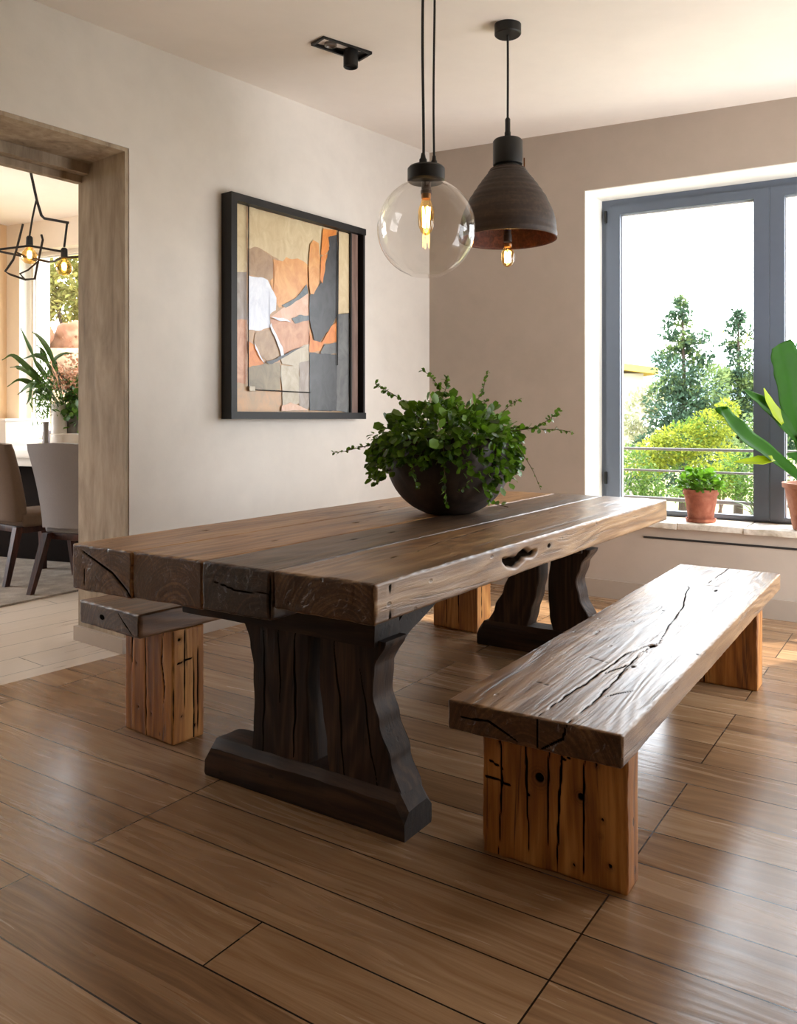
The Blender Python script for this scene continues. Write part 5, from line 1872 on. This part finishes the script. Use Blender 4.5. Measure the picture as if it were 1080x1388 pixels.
cl = clumps_pine(rg, 0, 4.6, 1.25, 9, 150, 1.0)
cl += [(-0.3, -.3, 2.8, 0.85, 0.6, 0.7, 380, 1)]
tree('pine_tree', 'conifer seen through the right hand window pane', (x2 * 1.09, tZ * 1.09, GZ), cl, [L_PINE, L_PINE2], [([(0, 0, 0), (0, 0, 4.4)], 0.13, 0.02)], None, 'tree', 'diamond', 5, (0.06, 0.15))
# yellow bush at 12.5 m
yZ = 12.5
k_ = yZ / F
yx = (935 - CX) * k_


def yc(px, py, rx, rz, n, mi=0):
    return ((px - CX) * k_ - yx, 0.0, CAMH - (py - HY) * k_ - GZ, rx * k_, rx * k_ * 0.8, rz * k_, n, mi)


tree('garden_bush', 'bright yellow green bush behind the railing outside the window', (yx, yZ, GZ),
     [yc(925, 598, 42, 24, 1500), yc(965, 578, 30, 24, 900), yc(985, 556, 16, 14, 300), yc(895, 612, 34, 20, 1000), yc(872, 628, 32, 18, 700), yc(960, 618, 46, 22, 900), yc(940, 588, 40, 22, 350, 1), yc(905, 620, 40, 20, 350, 1)], [L_YEL, L_GRN],
     [([(0, 0, 0), (0.1, 0, 1.0), (0, 0, 1.9)], 0.05, 0.02), ([(0.1, 0, 0.6), (0.5, 0, 1.5), (0.5, 0, 2.0)], 0.03, 0.012)], None, 'bush', 'diamond', 6, (0.035, 0.085))
yZ = 10.2
k_ = yZ / F
yx = (975 - CX) * k_
tree('garden_bush', 'mid green shrub low behind the railing, right of the small pot', (yx, yZ, GZ),
     [yc(975, 655, 40, 18, 900), yc(1010, 645, 34, 38, 1000, 0), yc(1045, 630, 26, 40, 600), yc(940, 668, 36, 14, 600), yc(982, 645, 17, 14, 300, 1)], [L_GRN, L_YEL],
     [([(0, 0, 0), (0.05, 0, 0.8), (0, 0, 1.9)], 0.04, 0.015)], None, 'bush', 'diamond', 7, (0.03, 0.07))
yx = (868 - CX) * k_
tree('garden_bush', 'loose light green shrub low at the window left edge outside', (yx, yZ, GZ),
     [yc(858, 640, 24, 38, 700), yc(882, 655, 18, 25, 400), yc(850, 690, 30, 14, 400, 1)], [L_GRN, L_YEL],
     [([(0, 0, 0), (0.05, 0, 0.8), (0, 0, 1.7)], 0.03, 0.012)], None, 'bush', 'diamond', 17, (0.03, 0.07))
# spiky plant on the terrace wall
ap = ray(957, 692, 6.0)
agp = Vector(PB(2.16, 1.02))
ag = thing('spiky_plant', 'spiky agave like plant on the white terrace wall behind the small pot', 'plant', (agp.x, agp.y, 0.361))
rg2 = np.random.default_rng(2)
L_AG = m_leaf('agave_leaf', lin((55, 78, 45)), lin((109, 126, 82)), 0.3, 0.5)
for k in range(22):
    a = rg2.uniform(0, 2 * PI)
    ln, upz = rg2.uniform(0.12, 0.2), rg2.uniform(0.1, 0.3)
    c, s = math.cos(a), math.sin(a)
    big_leaf(ag, [(0.01 * c, 0.01 * s, 0.0), (ln * 0.5 * c, ln * 0.5 * s, upz * 0.8), (ln * c, ln * s, upz)], [0.012, 0.014, 0.001], L_AG, 0.25, (c * 0.3, s * 0.3, 1))

# house left of the conifers
hZ_ = 30.0
k_ = hZ_ / F
hx_ = (846 - CX) * k_
house = thing('house', 'pale house with yellow tiled roof edge outside, at the left of the pane', 'house', (hx_, hZ_, GZ))
ez = CAMH - (506 - HY) * k_ - GZ
M_HW = m_plain('house_wall', lin((150, 142, 126)), 0.9, 0.05, 2)
bm = bmesh.new()
box(bm, (-1.6, 2.0, ez / 2), (4.6, 4.0, ez), 0)
obj('wall', bm, M_HW, house, None)
bm = bmesh.new()
a = [(-4.2, -0.3, ez + 0.62), (1.15, -0.3, ez - 0.05), (1.15, 4.3, ez - 0.05), (-4.2, 4.3, ez + 0.62)]
vs = [bm.verts.new(p) for p in a] + [bm.verts.new((p[0], p[1], p[2] + 0.24)) for p in a]
for f in ((0, 1, 2, 3), (4, 5, 6, 7), (0, 1, 5, 4), (1, 2, 6, 5), (2, 3, 7, 6), (3, 0, 4, 7)):
    bm.faces.new([vs[i] for i in f])
obj('roof', bm, m_plain('roof_ochre', lin((176, 146, 70)), 0.9, 0.2, 6), house, None)
bm = bmesh.new()
box(bm, (0.05, -0.02, ez * 0.62), (0.6, 0.08, 1.0))
obj('window', bm, m_plain('house_pane', lin((150, 148, 140)), 0.4), house, None)
rg3 = np.random.default_rng(31)
# shrubs by the house
k_ = 24.0 / F
yx = (868 - CX) * k_
tree('garden_tree', 'small olive toned tree in front of the pale house', (yx, 24.0, GZ), [yc(866, 560, 22, 34, 420), yc(885, 540, 16, 22, 250), yc(850, 590, 25, 24, 260)], [m_leaf('olive_leaf', lin((104, 112, 84)), lin((168, 164, 128)), 0.3, 0.7)],
     [([(0, 0, 0), (0.1, 0, 1.2), (0, 0, 2.4)], 0.08, 0.03)], None, 'tree', 'diamond', 12, (0.10, 0.22))
# hills
def hill(name, label, Z, prof, depth, mat):
    bm = bmesh.new()
    k = Z / F
    rings = []
    for j in range(7):
        q = j / 6
        rings.append([bm.verts.new(((px - CX) * k * (1 + 0.1 * q), Z + depth * q, GZ + (CAMH - (py - HY) * k - GZ) * math.sin(PI / 2 * min(1, 0.08 + q)))) for px, py in prof])
    for a, b in zip(rings, rings[1:]):
        for i in range(len(a) - 1):
            bm.faces.new((a[i], a[i + 1], b[i + 1], b[i]))
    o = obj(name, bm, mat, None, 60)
    o['kind'] = 'structure'
    return o


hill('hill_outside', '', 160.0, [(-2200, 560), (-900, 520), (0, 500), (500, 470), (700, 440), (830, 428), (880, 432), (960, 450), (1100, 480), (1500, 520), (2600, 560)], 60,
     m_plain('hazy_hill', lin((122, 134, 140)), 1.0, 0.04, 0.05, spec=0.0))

# garden beyond the side room window: boulders and a shrubby tree
M_ROCK = m_stone('garden_rock', [lin((78, 46, 30)), lin((112, 74, 52)), lin((138, 106, 82))], 1.6, (1, 1, 1), 0.9, 0.6)
gZ2 = 12.5


def rock(px, py, rx, rz, dz, seed, label):
    c = ray(px, py, gZ2 + dz)
    k = gZ2 / F
    bm = bmesh.new()
    bmesh.ops.create_icosphere(bm, subdivisions=4, radius=1.0)
    for v in bm.verts:
        n_ = mnoise.noise(v.co * 1.3 + Vector((seed, 0, 0))) * 0.35 + mnoise.noise(v.co * 3.1 + Vector((seed, 4, 0))) * 0.14
        v.co *= 1 + n_
        v.co.x *= rx * k
        v.co.y *= rx * k * 0.8
        v.co.z *= rz * k
    o = obj('boulder', bm, M_ROCK, None, 60)
    o.location = c
    return tag(o, label, 'boulder', None)


bm = bmesh.new()
bk = ray(90, 0, gZ2)
prism(bm, [(bk.x - 3.2, gZ2 - 0.6), (bk.x + 3.4, gZ2 - 0.9), (bk.x + 3.4, gZ2 + 2.5), (bk.x - 3.2, gZ2 + 2.5)], -2.0, 1.6)
prism(bm, [(bk.x - 3.2, gZ2 - 0.15), (bk.x + 3.4, gZ2 - 0.15), (bk.x + 3.4, gZ2 + 2.4), (bk.x - 3.2, gZ2 + 2.4)], 1.6, 2.25)
o_ = obj('bank_outside', bm, m_stone('garden_bank', [lin((110, 84, 62)), lin((150, 128, 102)), lin((176, 158, 134))], 2, (1, 1, 1), 0.95, 0.4), None, None)
o_['kind'] = 'structure'
rock(50, 456, 20, 18, 0.1, 1.0, 'rounded brown boulder left of the other, outside the far window')
rock(97, 462, 27, 26, 0.45, 5.0, 'large orange brown boulder outside the far window, behind the flowers')
rock(62, 508, 24, 20, -0.2, 8.0, 'low pale boulder behind the cut leaves, outside the far window')
rock(118, 515, 22, 22, -0.2, 12.0, 'lower boulder beside the doorway post, outside the far window')
yZ = 14.5
k_ = yZ / F
yx = (85 - CX) * k_
L_OLV = m_leaf('garden_olive', lin((74, 84, 34)), lin((152, 145, 81)), 0.4, 0.7, 0.2)
tree('garden_tree', 'dappled yellow green tree outside the far window of the next room', (yx, yZ, 0.8),
     [((px - CX) * k_ - yx, 0, CAMH - (py - HY) * k_ - 0.8, r * k_, r * k_ * 0.8, r * k_ * 0.8, n, 0) for px, py, r, n in ((60, 400, 26, 500), (88, 380, 28, 500), (112, 400, 26, 500), (75, 350, 30, 500), (110, 350, 30, 450), (95, 415, 26, 450), (50, 430, 20, 300), (120, 425, 20, 300), (45, 370, 20, 250))], [L_OLV],
     [([(0.3, 0, 0), (0.2, 0, 1.2), (-0.1, 0, 2.4), (-0.3, 0, 3.2)], 0.07, 0.03), ([(0.2, 0, 1.0), (0.45, 0, 1.9), (0.4, 0, 2.7)], 0.045, 0.02)], None, 'tree', 'diamond', 14, (0.07, 0.16))

# ------------------------------------------------------------------ camera
cam = bpy.data.cameras.new('camera')
cam.sensor_fit = 'HORIZONTAL'
cam.sensor_width = 36.0
cam.lens = 36.0 * F / 1080.0
cam.shift_y = -(694 - HY) / 1080.0
cam.clip_start = 0.05
cam.clip_end = 500
co = bpy.data.objects.new('camera', cam)
COL.objects.link(co)
co.location = (0, 0, CAMH)
co.rotation_euler = (PI / 2, 0, 0)
scene.camera = co

# ------------------------------------------------------------------ light
w = bpy.data.worlds.new('sky')
scene.world = w
w.use_nodes = True
nt = w.node_tree
nt.nodes.clear()
SKY = 10.0
tcn = nt.nodes.new('ShaderNodeTexCoord')
sep = nt.nodes.new('ShaderNodeSeparateXYZ')
rmp = nt.nodes.new('ShaderNodeValToRGB')
bgn = nt.nodes.new('ShaderNodeBackground')
on = nt.nodes.new('ShaderNodeOutputWorld')
nt.links.new(tcn.outputs['Generated'], sep.inputs[0])
nt.links.new(sep.outputs[2], rmp.inputs[0])
rmp.color_ramp.elements[0].position = 0.0
rmp.color_ramp.elements[0].color = (0.95, 0.97, 1.0, 1)
rmp.color_ramp.elements[1].position = 0.8
rmp.color_ramp.elements[1].color = (0.78, 0.89, 1.0, 1)
nt.links.new(rmp.outputs[0], bgn.inputs[0])
bgn.inputs[1].default_value = SKY
nt.links.new(bgn.outputs[0], on.inputs[0])

sun = bpy.data.lights.new('sun', 'SUN')
sun.energy = 8.5
sun.color = (1.0, 0.88, 0.70)
sun.angle = math.radians(0.8)
so_ = bpy.data.objects.new('sun', sun)
COL.objects.link(so_)
sd = Vector((-0.50, -0.26, -0.82)).normalized()
so_.rotation_euler = sd.to_track_quat('-Z', 'Y').to_euler()
so_.location = (8, 10, 8)


def portal(c, ang, wx, wz, into):
    l = bpy.data.lights.new('opening_portal', 'AREA')
    l.shape = 'RECTANGLE'
    l.size, l.size_y = wx, wz
    l.cycles.is_portal = True
    o = bpy.data.objects.new('opening_portal', l)
    COL.objects.link(o)
    o.location = c
    o.rotation_euler = Vector(into).to_track_quat('-Z', 'Z').to_euler()


c = PB((U0 + U1) / 2, 0.42)
portal((*c, 1.6), 0, U1 - U0, 2.3, (-nB.x, -nB.y, 0))
c = PR((V0 + V1) / 2, 0.28)  # the added right wall opening
portal((*c, (VB + VT) / 2), 0, V1 - V0, VT - VB, (-dB.x, -dB.y, 0))
c = PF((WU0 + WU1) / 2, 0.42)
portal((*c, (WZ0 + WZ1) / 2), 0, WU1 - WU0, WZ1 - WZ0, (-nF.x, -nF.y, 0))

c = PS((SW0 + SW1) / 2, 0.28)  # the added side room opening
portal((*c, (SWB + SWT) / 2), 0, SW1 - SW0, SWT - SWB, (dF.x, dF.y, 0))

scene.view_settings.view_transform = 'Standard'
scene.view_settings.look = 'None'
scene.view_settings.gamma = 1.0
scene.view_settings.exposure = 0.25
scene.view_settings.use_curve_mapping = False
cy = scene.cycles
cy.use_denoising = True
cy.max_bounces = 10
cy.diffuse_bounces = 6
cy.glossy_bounces = 4
cy.transparent_max_bounces = 16
cy.caustics_reflective = False
cy.caustics_refractive = False
cy.sample_clamp_indirect = 8.0
